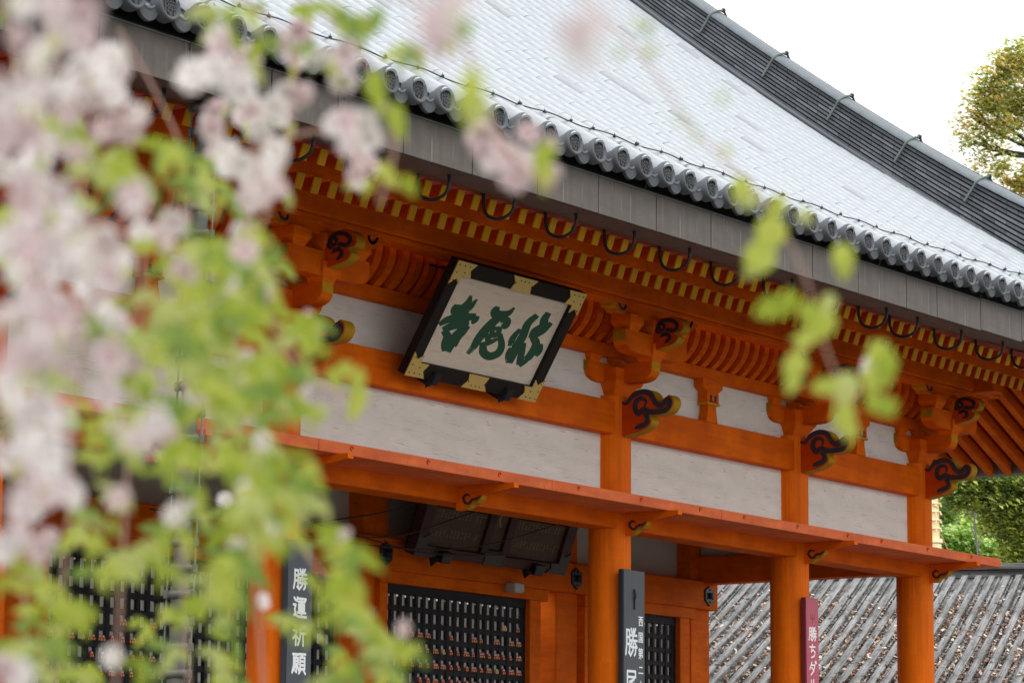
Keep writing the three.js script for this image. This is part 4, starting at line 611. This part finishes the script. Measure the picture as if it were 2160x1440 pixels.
// trees
const leafCols = { camphor: [lin(0.8, 0.68, 0.18), lin(0.62, 0.66, 0.14), lin(0.44, 0.54, 0.1), lin(0.85, 0.64, 0.24), lin(0.28, 0.38, 0.08)], green: [lin(0.54, 0.62, 0.09), lin(0.38, 0.5, 0.08), lin(0.7, 0.7, 0.14), lin(0.2, 0.3, 0.07)], bright: [lin(0.36, 0.58, 0.07), lin(0.26, 0.46, 0.05), lin(0.46, 0.62, 0.12)] };
const treeLeaf = (() => { const g = new THREE.BufferGeometry(); g.setAttribute('position', new THREE.Float32BufferAttribute([0, 0, 0, 0.035, 0.012, -0.045, 0.0, 0.0, -0.11, -0.035, 0.012, -0.045], 3)); g.setIndex([0, 1, 2, 0, 2, 3]); g.computeVertexNormals(); return boxUV(g); })();
function tree(name, label, cat, clumps, cols, trunkAt, limbs, size, seed, grp) {
  const g = tag(group(name), label, cat, grp), Q = rng(seed), bark = std({ color: lin(0.035, 0.03, 0.026), roughness: 0.9 });
  const gs = []; const top = clumps.reduce((s, c) => s.add(c.p), V(0, 0, 0)).divideScalar(clumps.length);
  gs.push(tube([V(trunkAt.x, 0, trunkAt.z), V(trunkAt.x + 0.1, trunkAt.y * 0.5, trunkAt.z), trunkAt], size * 0.16, 12, 8));
  mesh('trunk', join(gs), bark, g);
  for (const c of clumps) if (Q() < limbs) { const m = trunkAt.clone().lerp(c.p, 0.55).add(V(0, -c.r * 0.3, 0)); mesh('limb', join([tube([trunkAt, m, c.p], size * 0.02, 14, 5), ...[0, 1, 2].map(() => tube([m.clone().lerp(c.p, 0.5), c.p.clone().add(V((Q() - 0.5), (Q() - 0.3), (Q() - 0.5)).multiplyScalar(c.r * 1.4))], size * 0.014, 6, 4))]), bark, g); }
  for (const c of clumps) c.n = Math.round(c.n * (name === 'camphor_tree' ? 3.3 : 2.6));
  const n = clumps.reduce((s, c) => s + c.n, 0), im = new THREE.InstancedMesh(treeLeaf, std({ color: 0xffffff, roughness: 0.6, side: THREE.DoubleSide, transmission: 0.5, thickness: 0 }), n), d = new THREE.Object3D(), col = new THREE.Color(); let k = 0;
  for (const c of clumps) {                                            // sprays of leaves through the clump
    let left = c.n; while (left > 0) {
      const u = V(Q() - 0.5, Q() - 0.5, Q() - 0.5).normalize().multiplyScalar(c.r * Math.pow(Q(), 0.45)); u.y *= 0.8; const sp = c.p.clone().add(u), m = Math.min(left, 24 + Math.floor(Q() * 34)), tone = Math.floor(Math.pow(Q(), 0.9) * cols.length), sr = 0.1 * size + 0.1 * Q();
      for (let i = 0; i < m; i++) { d.position.copy(sp).add(V((Q() - 0.5), (Q() - 0.65) * 0.8, (Q() - 0.5)).multiplyScalar(sr * 2)); d.rotation.set(-0.5 + Q() * 1.6, Q() * 6.3, (Q() - 0.5)); d.scale.setScalar((0.75 + 0.7 * Q()) * 0.66 * Math.sqrt(size) * (c.ls || 1)); d.updateMatrix(); im.setMatrixAt(k, d.matrix); col.copy(cols[(tone + (Q() < 0.25 ? 1 : 0)) % cols.length]).multiplyScalar(0.8 + 0.4 * Q()); im.setColorAt(k, col); k++; }
      left -= m;
    }
  }
  im.name = 'crown'; im.castShadow = im.receiveShadow = true; im.userData.kind = 'stuff'; g.add(im);
  return g;
}
const cl = (px, py, d, rpx, n, ls) => ({ p: at(px, py, d), r: rpx * d / 6400, n, ls });
tree('camphor_tree', 'tall tree with yellowing green leaves against the white sky, above the ridge', 'tree', [cl(2110, 150, 52, 48, 310), cl(2150, 115, 52, 45, 280), cl(2095, 190, 52, 40, 210), cl(2075, 215, 52, 30, 120), cl(2050, 245, 52, 22, 65), cl(2045, 285, 52, 22, 60), cl(2125, 215, 53, 42, 240), cl(2165, 200, 53, 45, 260), cl(2085, 255, 52, 32, 115), cl(2055, 300, 52, 18, 40), cl(2120, 265, 52, 28, 100), cl(2155, 255, 53, 40, 180), cl(2095, 315, 52, 26, 75), cl(2115, 345, 52, 24, 65), cl(2062, 345, 52, 16, 30), cl(2090, 360, 52, 18, 35), cl(2165, 370, 52, 40, 240), cl(2140, 395, 52, 26, 100), cl(2185, 300, 53, 30, 100), cl(2215, 150, 53, 90, 800), cl(2220, 400, 53, 70, 450)], leafCols.camphor, at(2215, 330, 52.5), 0.5, 1.5, 31);
tree('evergreen_tree', 'leafy green tree filling the gap beyond the right end of the hall', 'tree', [cl(2090, 1030, 42, 60, 1300), cl(2150, 1040, 42, 70, 1500), cl(2110, 1090, 42, 40, 700), cl(2160, 1110, 42, 50, 1000), cl(2155, 1165, 42, 34, 500), cl(2030, 1030, 42, 40, 900), cl(2240, 1060, 42, 90, 2400), cl(2060, 975, 43, 80, 1500), cl(2150, 960, 43, 90, 1500)], leafCols.green, at(2230, 1150, 42.6), 0.8, 1.2, 32);
tree('maple_tree', 'bright green maple low on the slope behind the board roof', 'tree', [cl(2010, 1150, 62, 50, 2600, 1.2), cl(2080, 1180, 62, 60, 2600, 1.2), cl(2150, 1190, 63, 50, 1800, 1.2), cl(1985, 1075, 64, 35, 900, 1.2)], leafCols.bright, at(2060, 1210, 62.5), 0.5, 1.5, 33);
// bare grey sapling in front of the maple
{ const b = at(2064, 1178, 50), g = tag(group('bare_sapling', null, b.x, b.y, b.z), 'bare grey sapling with forked twigs in front of the bright maple', 'tree'), m = std({ color: lin(0.16, 0.16, 0.16), roughness: 0.9 }); mesh('trunk', tube([V(0, -3.4, 0), V(0, 0, 0), V(-0.05, 0.3, 0), V(-0.12, 0.65, 0), V(-0.15, 0.95, 0.05)], 0.018, 20, 6), m, g); for (const p of [[V(0, 0.1, 0), V(0.1, 0.4, 0), V(0.06, 0.65, 0)], [V(-0.05, 0.3, 0), V(-0.22, 0.5, 0), V(-0.24, 0.8, 0)], [V(-0.12, 0.6, 0), V(0.02, 0.8, 0), V(0.05, 1.0, 0)], [V(0.1, 0.4, 0), V(0.22, 0.5, 0), V(0.3, 0.52, 0)]]) mesh('twig', tube(p, 0.008, 10, 5), m, g); }
// wooded hillside
{
  const Q = rng(55), hp = []; const hg = new THREE.PlaneGeometry(160, 60, 60, 24); const P = hg.attributes.position;
  for (let i = 0; i < P.count; i++) P.setZ(i, 1.5 * Math.sin(P.getX(i) * 0.11) + 1.2 * Math.sin(P.getY(i) * 0.23 + P.getX(i) * 0.07)); hg.rotateX(-0.98); hg.rotateY(-0.95); hg.computeVertexNormals(); const c = at(2050, 1120, 100); hg.translate(c.x + 8, c.y - 3.5, c.z);
  mesh('hillside', boxUV(hg), std({ color: lin(0.06, 0.08, 0.03), roughness: 1 }), null, 'structure');
  const NW = 90000, im = new THREE.InstancedMesh(treeLeaf, std({ color: 0xffffff, roughness: 0.7, side: THREE.DoubleSide }), NW), d = new THREE.Object3D(), clump = vnoise(71, 32);
  for (let i = 0; i < NW; i++) {
    const x = -24 + 48 * Q(), y = -20 + 44 * Q(), h = 2.2 * clump(x * 0.6 + 40, y * 0.6 + 40) * Math.sqrt(Q()), p = V(x, y, 1.5 * Math.sin(x * 0.11) + 1.2 * Math.sin(y * 0.23 + x * 0.07) + h).applyEuler(new THREE.Euler(-0.98, 0, 0)).applyEuler(new THREE.Euler(0, -0.95, 0)).add(V(c.x + 8, c.y - 3.5, c.z));
    d.position.copy(p); d.rotation.set(Q() * 3, Q() * 6, Q() * 3); d.scale.setScalar(1.6 + 1.8 * Q()); d.updateMatrix(); im.setMatrixAt(i, d.matrix); im.setColorAt(i, leafCols[clump(x * 0.35, y * 0.35 + 9) > 0.5 ? 'green' : 'bright'][Math.floor(Q() * 3)]);
  }
  im.name = 'hillside_woods'; tag(im, 'distant green woods covering the hillside behind the trees', 'woods'); im.userData.kind = 'stuff'; scene.add(im);
}
// gilded spire of a pagoda beyond the last column
{
  const D = 58, b = at(1972, 1176, D), g = tag(group('pagoda_spire', null, b.x, b.y, b.z), 'gilded pagoda spire with stacked rings just right of the last column', 'spire');
  const gm = std({ color: lin(0.95, 0.78, 0.45), roughness: 0.4, metalness: 0.15 });
  mesh('mast', new THREE.CylinderGeometry(0.1, 0.11, 1.5, 14).translate(0, 0.5, 0), gm, g);
  for (const [y, r, h] of [[-0.02, 0.2, 0.09], [0.18, 0.15, 0.16], [0.32, 0.17, 0.08]]) mesh('base_ring', new THREE.CylinderGeometry(r * 0.92, r, h, 18).translate(0, y, 0), gm, g);
  for (let i = 0; i < 5; i++) { mesh('spire_ring', new THREE.TorusGeometry(0.13, 0.016, 6, 20).rotateX(Math.PI / 2).translate(0, 0.55 + i * 0.16, 0), gm, g); for (let k = 0; k < 8; k++) mesh('bell', new THREE.ConeGeometry(0.018, 0.05, 6).translate(0.15 * Math.cos(k * 0.785), 0.525 + i * 0.16, 0.15 * Math.sin(k * 0.785)), gm, g); }
  const chain = std({ color: lin(0.4, 0.26, 0.12), roughness: 0.6 });
  for (const [dx, dz] of [[0.55, -0.1], [0.3, 0.3], [-0.5, 0.1]]) mesh('chain', tube([V(0.12 * Math.sign(dx), 0.6, 0), V(dx * 0.5, 0.28, dz * 0.5), V(dx, -0.25, dz)], 0.012, 10, 5), chain, g);
  mesh('roof_peak', new THREE.ConeGeometry(1.6, 1.2, 4).rotateY(0.6).translate(0, -0.75, 0), M.ridgeTiles[1], g);
}
// ================================================================ WEEPING CHERRY IN FRONT OF THE LENS
{
  const g = tag(group('weeping_cherry'), 'weeping cherry with pale pink blossom and lime young leaves close in front', 'cherry tree'), Q = rng(404);
  // leaf: folded, drooping blade
  const leafG = (len, w) => { const n = 6, pos = [], idx = []; for (let i = 0; i <= n; i++) { const t = i / n, ww = w * Math.pow(Math.sin(Math.PI * Math.pow(t, 0.8)), 0.8) * (1 - 0.25 * t), y = -len * t, z = -0.16 * len * t * t; pos.push(-ww, y, z + ww * 0.5, 0, y, z, ww, y, z + ww * 0.5); } for (let i = 0; i < n; i++) { const a = i * 3; idx.push(a, a + 1, a + 3, a + 1, a + 4, a + 3, a + 1, a + 2, a + 4, a + 2, a + 5, a + 4); } const q = new THREE.BufferGeometry(); q.setAttribute('position', new THREE.Float32BufferAttribute(pos, 3)); q.setIndex(idx); q.computeVertexNormals(); return boxUV(q); };
  const leafVars = [leafG(0.05, 0.0085), leafG(0.042, 0.0078), leafG(0.056, 0.009), leafG(0.034, 0.0062)];
  // blossom: five notched cupped petals and a stalk-side cup
  const petal = (() => { const pos = [], idx = [], n = 4, m = 4; for (let i = 0; i <= n; i++) { const t = i / n, ww = 0.0085 * Math.sin(Math.PI * (0.12 + 0.74 * t)); for (let k = 0; k <= m; k++) { const u = k / m - 0.5; pos.push(2 * u * ww, 0.002 + 0.0155 * t - (i === n ? 0.002 * (1 - Math.abs(2 * u)) : 0), 0.004 * t * t + 0.006 * u * u + 0.002 * t); } } for (let i = 0; i < n; i++) for (let k = 0; k < m; k++) { const a = i * (m + 1) + k; idx.push(a, a + 1, a + m + 1, a + 1, a + m + 2, a + m + 1); } const q = new THREE.BufferGeometry(); q.setAttribute('position', new THREE.Float32BufferAttribute(pos, 3)); q.setIndex(idx); q.computeVertexNormals(); return boxUV(q); })();
  const blossomG = join([...Array.from({ length: 5 }, (_, i) => petal.clone().rotateZ(i * Math.PI * 0.4)), ...Array.from({ length: 5 }, (_, i) => petal.clone().scale(0.75, 0.75, 1).rotateX(0.35).rotateZ(0.6 + i * Math.PI * 0.4)), new THREE.ConeGeometry(0.004, 0.012, 6).rotateX(-Math.PI / 2).translate(0, 0, -0.005)]);
  const twig = (pts, r) => tube(pts, r, 60, 5);
  // twigs: [depth, px, py, px, py, ...] points where each hanging spray passes
  const TW = [[3.2, -10, -60, 40, 200, 60, 520, 40, 900, 60, 1500], [3.0, 60, -60, 150, 220, 180, 560, 150, 1000, 110, 1500], [2.8, 140, -60, 250, 220, 300, 520, 280, 800, 240, 1500], [3.4, 250, 60, 330, 200, 385, 330, 400, 620, 380, 1000, 400, 1500], [3.0, 330, -60, 480, 80, 540, 330, 500, 700, 530, 1100, 560, 1500], [2.9, 430, -60, 610, 100, 600, 330, 540, 560, 640, 780, 765, 860], [2.7, 560, -60, 760, 110, 830, 300, 800, 430], [2.4, 700, -60, 960, 60, 1020, 230, 1090, 340, 1165, 400], [2.6, 1150, -60, 1330, 90, 1470, 280, 1590, 400, 1690, 560, 1730, 700, 1790, 860], [3.1, 560, 300, 700, 280, 780, 350, 840, 400], [2.9, 420, 900, 520, 1000, 640, 1160, 740, 1290, 860, 1440]];
  const branches = TW.map((t) => { const pts = []; for (let i = 1; i < t.length; i += 2) pts.push(at(t[i], t[i + 1], t[0])); const b = group('hanging_branch', g); mesh('twig', twig(pts, t[0] === 2.6 ? 0.0011 : 0.0016), M.twig, b); const c = new THREE.CatmullRomCurve3(t.slice(1).reduce((a, _, i, s) => (i % 2 ? a : [...a, V(s[i], s[i + 1], t[0])]), [])); b.userData.pix = c.getPoints(40); return b; });
  const nearest = (px, py) => { let bi = 0, bd = 1e9; branches.forEach((b, i) => b.userData.pix.forEach((p) => { const e = (p.x - px) ** 2 + (p.y - py) ** 2; if (e < bd) { bd = e; bi = i; } })); return bi; };
  mesh('limb', tube([at(-300, -250, 3.6), at(200, -170, 3.1), at(700, -150, 2.7), at(1250, -140, 2.6)], 0.03, 30, 8), M.twig, g);
  const leaves = [], flowers = [];
  const leaf = (px, py, d, len, ang, tone) => leaves.push({ px, py, d, len, ang, tone }), flower = (px, py, d, s) => flowers.push({ px, py, d, s });
  // blossom clusters [px, py, spread, count]
  for (const [px, py, r, n] of [[110, 60, 80, 16], [60, 170, 60, 9], [200, 165, 55, 8], [130, 250, 90, 14], [245, 245, 50, 7], [50, 330, 60, 9], [20, 260, 40, 6], [500, 140, 50, 6], [450, 70, 40, 5], [560, 205, 55, 8], [620, 85, 40, 5], [520, 330, 70, 11], [530, 405, 50, 7], [465, 265, 45, 5], [60, 520, 80, 14], [190, 545, 70, 11], [120, 430, 60, 8], [255, 560, 40, 4], [140, 630, 60, 9], [205, 690, 55, 7], [60, 700, 70, 11], [40, 800, 60, 8], [230, 790, 45, 5], [740, 270, 40, 6], [765, 345, 38, 5], [1095, 330, 55, 8], [1030, 318, 35, 4], [1140, 360, 25, 2], [80, 980, 50, 7], [60, 1065, 40, 5], [430, 832, 20, 2], [520, 822, 18, 2], [300, 905, 35, 3], [330, 905, 25, 2], [90, 890, 45, 5], [20, 1150, 30, 3], [15, 1400, 40, 4], [380, 640, 25, 2], [330, 480, 35, 3], [290, 420, 30, 3], [460, 170, 45, 5], [1250, 60, 35, 2], [1220, 85, 30, 2], [960, 15, 60, 3], [900, 40, 50, 3], [490, 670, 14, 1], [560, 1270, 16, 1], [1845, 765, 20, 1], [470, 800, 25, 2], [255, 1060, 16, 1], [80, 1130, 30, 3], [250, 1380, 20, 1], [150, 1010, 40, 4], [10, 930, 40, 4], [700, 130, 45, 4], [640, 175, 40, 3]]) { const d0 = px > 850 && py < 120 ? 1.3 : (px < 330 ? 1.5 + 1.3 * Q() : 2.4 + 1.2 * Q()) + (px > 850 ? -0.2 : 0), few = px > 850 ? 0.8 : 0.84, near = Math.min(1, d0 / 2.7); for (let i = 0; i < n * few; i++) { const a = Q() * 6.3, q = r * 1.12 * Math.sqrt(Q()); flower(px + q * Math.cos(a), py + q * Math.sin(a) * 0.9, d0 + 0.9 * (Q() - 0.5) * (px > 850 ? 0.3 : near), px > 850 && py < 120 ? 0.45 : (0.6 + 0.34 * Q()) * near); if (Q() < 0.3 && px < 850) leaf(px + q * Math.cos(a) * 1.1 + 20 * Q(), py + q * Math.sin(a), d0 + 0.5 * (Q() - 0.5), 35 + 35 * Q(), (Q() - 0.5) * 1.6, Math.floor(Q() * 4)); } }
  // leaves picked out one by one [px, py, depth, length px, lean, tone]
  for (const [px, py, d, L, a, t] of [[790, 180, 2.5, 90, 0.45, 0], [830, 250, 2.5, 90, 0.4, 0], [800, 215, 2.55, 60, 0.2, 3], [560, 110, 2.9, 70, -0.4, 0], [575, 90, 2.9, 50, 0.2, 2], [240, 115, 2.9, 40, 1.2, 0], [10, 50, 2.9, 50, -0.7, 2], [800, 40, 2.3, 70, 0.1, 2], [960, 20, 2.0, 80, 0.1, 3], [985, 60, 2.0, 60, 0.0, 2], [1000, 180, 1.7, 110, 0.1, 1], [1030, 240, 1.8, 90, -0.3, 3], [980, 220, 1.8, 80, 0.5, 1], [1165, 330, 2.3, 90, -0.05, 0], [1150, 370, 2.4, 70, 0.3, 1], [800, 370, 2.6, 70, 1.1, 1], [850, 390, 2.6, 60, 0.9, 0], [790, 395, 2.6, 50, -0.4, 1],
    [1310, 110, 2.0, 35, 0.2, 0], [1385, 110, 2.0, 45, -0.2, 3], [1375, 60, 2.0, 40, -0.2, 2], [1340, 45, 2.1, 30, 0.4, 3], [1440, 255, 2.0, 30, 0.1, 0], [1468, 285, 2.0, 28, 0.1, 0], [1527, 205, 2.0, 28, 0.0, 0], [1535, 315, 2.1, 30, 0.3, 3], [1560, 395, 2.5, 70, 0.35, 1], [1595, 420, 2.5, 50, -0.4, 3], [1655, 435, 2.5, 60, -0.1, 1], [1690, 455, 2.5, 40, 0.7, 3],
    [1640, 490, 2.5, 90, -0.2, 1], [1622, 545, 2.5, 90, -0.35, 1], [1600, 580, 2.5, 40, -0.5, 3], [1770, 540, 2.5, 70, 0.5, 1], [1790, 560, 2.5, 60, 0.2, 1], [1665, 635, 2.5, 70, 0.3, 0], [1650, 660, 2.5, 70, -0.5, 0], [1695, 660, 2.5, 60, 0.9, 0], [1745, 680, 2.55, 90, 0.05, 1], [1760, 640, 2.5, 50, -0.1, 3], [1715, 725, 2.5, 60, -0.7, 1], [1690, 770, 2.5, 70, -0.3, 1], [1685, 805, 2.5, 60, -0.2, 1], [1840, 750, 2.5, 80, 0.8, 1], [1880, 770, 2.5, 80, 0.1, 0], [1885, 800, 2.5, 60, -0.2, 1], [1830, 800, 2.5, 70, 0.5, 1], [1765, 830, 2.5, 60, -0.7, 1], [1800, 820, 2.5, 90, 0.0, 3], [1840, 850, 2.5, 60, 0.6, 0], [1790, 875, 2.5, 70, -0.1, 1], [1800, 905, 2.5, 50, 0.1, 1], [1870, 855, 2.5, 50, 0.5, 0],
    [770, 850, 2.7, 90, 0.0, 1], [760, 800, 2.7, 70, 0.15, 1], [745, 790, 2.7, 60, -0.5, 1], [690, 800, 2.7, 60, 0.9, 1]]) { leaf(px, py - L * 0.4, d, L, a, t); leaves[leaves.length - 1].wide = px > 1480 ? 2.1 : 1.5; if (px > 1500 && py > 440) leaf(px + 12 * (Q() - 0.5), py - L * 0.4, d + 0.05, L * 0.8, a + 0.9 * (Q() - 0.5), t); }
  // leafy stretches [px, py, spread x, spread y, count]
  for (const [px, py, sx, sy, n] of [[600, 720, 75, 60, 14], [560, 600, 40, 70, 8], [440, 600, 55, 90, 18], [390, 720, 60, 80, 14], [330, 760, 60, 70, 10], [300, 850, 60, 60, 9], [420, 890, 70, 70, 14], [540, 760, 60, 70, 12], [530, 920, 50, 60, 10], [590, 990, 50, 50, 10], [480, 1030, 60, 60, 12], [650, 1010, 30, 50, 7], [722, 1165, 24, 50, 8], [550, 1090, 45, 40, 9], [480, 1150, 40, 60, 6], [610, 1290, 16, 60, 2], [700, 1260, 50, 70, 12], [780, 1340, 50, 70, 10], [840, 1400, 40, 50, 8], [320, 1120, 60, 70, 9], [250, 1180, 60, 50, 8], [470, 1250, 40, 70, 7], [120, 1250, 60, 70, 10], [70, 1330, 50, 80, 9], [170, 1400, 50, 50, 7], [330, 1350, 50, 80, 6], [460, 1400, 40, 50, 5], [270, 330, 50, 60, 8], [180, 440, 50, 60, 6], [330, 340, 40, 50, 5], [410, 430, 40, 80, 7], [490, 440, 30, 70, 6], [130, 560, 50, 60, 4], [120, 830, 50, 50, 6], [200, 900, 60, 60, 8], [300, 1000, 60, 60, 9], [170, 1080, 60, 60, 6], [40, 1210, 40, 60, 5], [640, 880, 30, 50, 4], [480, 40, 90, 40, 5], [700, 60, 80, 50, 7], [870, 60, 70, 50, 5], [30, 420, 40, 60, 4], [170, 280, 40, 50, 3], [440, 350, 40, 40, 4], [20, 620, 30, 60, 3], [260, 660, 40, 50, 5], [490, 520, 30, 40, 4], [740, 1400, 40, 40, 5], [560, 480, 30, 40, 3], [520, 680, 70, 80, 13], [470, 820, 60, 60, 9], [590, 840, 45, 60, 8], [400, 570, 60, 60, 7], [600, 950, 40, 50, 6], [450, 700, 50, 60, 8]]) for (let i = 0; i < n * 0.74; i++) {                             // tufts of two to four leaves from one bud
    const x = px + (Q() - 0.5) * 2.2 * sx, y = py + (Q() - 0.5) * 2.2 * sy, d = 2.2 + 2.2 * Q() * Q() + 0.4 * Q(), k = 2 + Math.floor(Q() * 2.6), t = Math.floor(Q() * 4), tilt = (Q() - 0.5) * 0.7, L = (150 + 80 * Q()) / d;
    for (let j = 0; j < k; j++) leaf(x + (Q() - 0.5) * 14, y + (Q() - 0.5) * 14, d + (Q() - 0.5) * 0.06, L * (0.7 + 0.5 * Q()), tilt + (k > 1 ? (j / (k - 1) - 0.5) * 1.9 : 0) + (Q() - 0.5) * 0.4, Q() < 0.6 ? t : Math.floor(Q() * 4));
    if (Q() < 0.08) flower(x + (Q() - 0.5) * 40, y - 10 - 20 * Q(), d, 0.5 + 0.25 * Q());
  }
  const qd = new THREE.Quaternion(), e = new THREE.Euler();
  const leafXf = (l) => { const d = new THREE.Object3D(); d.position.copy(at(l.px, l.py - l.len * 0.0, l.d)); e.set(0.15 + 0.5 * Q(), Math.atan2(CAM.x - d.position.x, CAM.z - d.position.z) + (Q() - 0.5) * 1.3, l.ang); d.quaternion.setFromEuler(e); const L = l.len * l.d / 6400; d.v = Math.floor(Q() * 4); d.scale.setScalar(L / [0.05, 0.042, 0.056, 0.034][d.v]); d.scale.x *= 1.1 * (l.wide || 1); d.m = M.leaves[l.tone]; d.geo = leafVars[d.v]; return d; };
  const flowXf = (f) => { const d = new THREE.Object3D(); d.position.copy(at(f.px, f.py, f.d)); e.set(0.5 + (Q() - 0.5) * 1.6, Math.atan2(CAM.x - d.position.x, CAM.z - d.position.z) + (Q() - 0.5) * 1.8, Q() * 6); d.quaternion.setFromEuler(e); d.scale.setScalar(f.s); d.m = M.petals[Math.floor(Q() * 3)]; d.geo = blossomG; return d; };
  const place = (list, xf, single, part, massName) => {
    const rest = new Map(); list.forEach((l, i) => { const d = xf(l); if (i < single) { const m = mesh(part, d.geo, d.m, branches[nearest(l.px, l.py)]); m.position.copy(d.position); m.quaternion.copy(d.quaternion); m.scale.copy(d.scale); } else { d.updateMatrix(); const q = (d.geo.index ? d.geo.toNonIndexed() : d.geo.clone()).applyMatrix4(d.matrix); if (!rest.has(d.m)) rest.set(d.m, []); rest.get(d.m).push(q); } });
    for (const [m, gs] of rest) mesh(massName, join(gs), m, g, 'stuff');
  };
  place(leaves, leafXf, 300, 'leaf', 'leaf_mass');
  place(flowers, flowXf, 300, 'blossom', 'blossom_mass');
  branches.forEach((b) => { delete b.userData.pix; });
}
renderer.render(scene, camera);
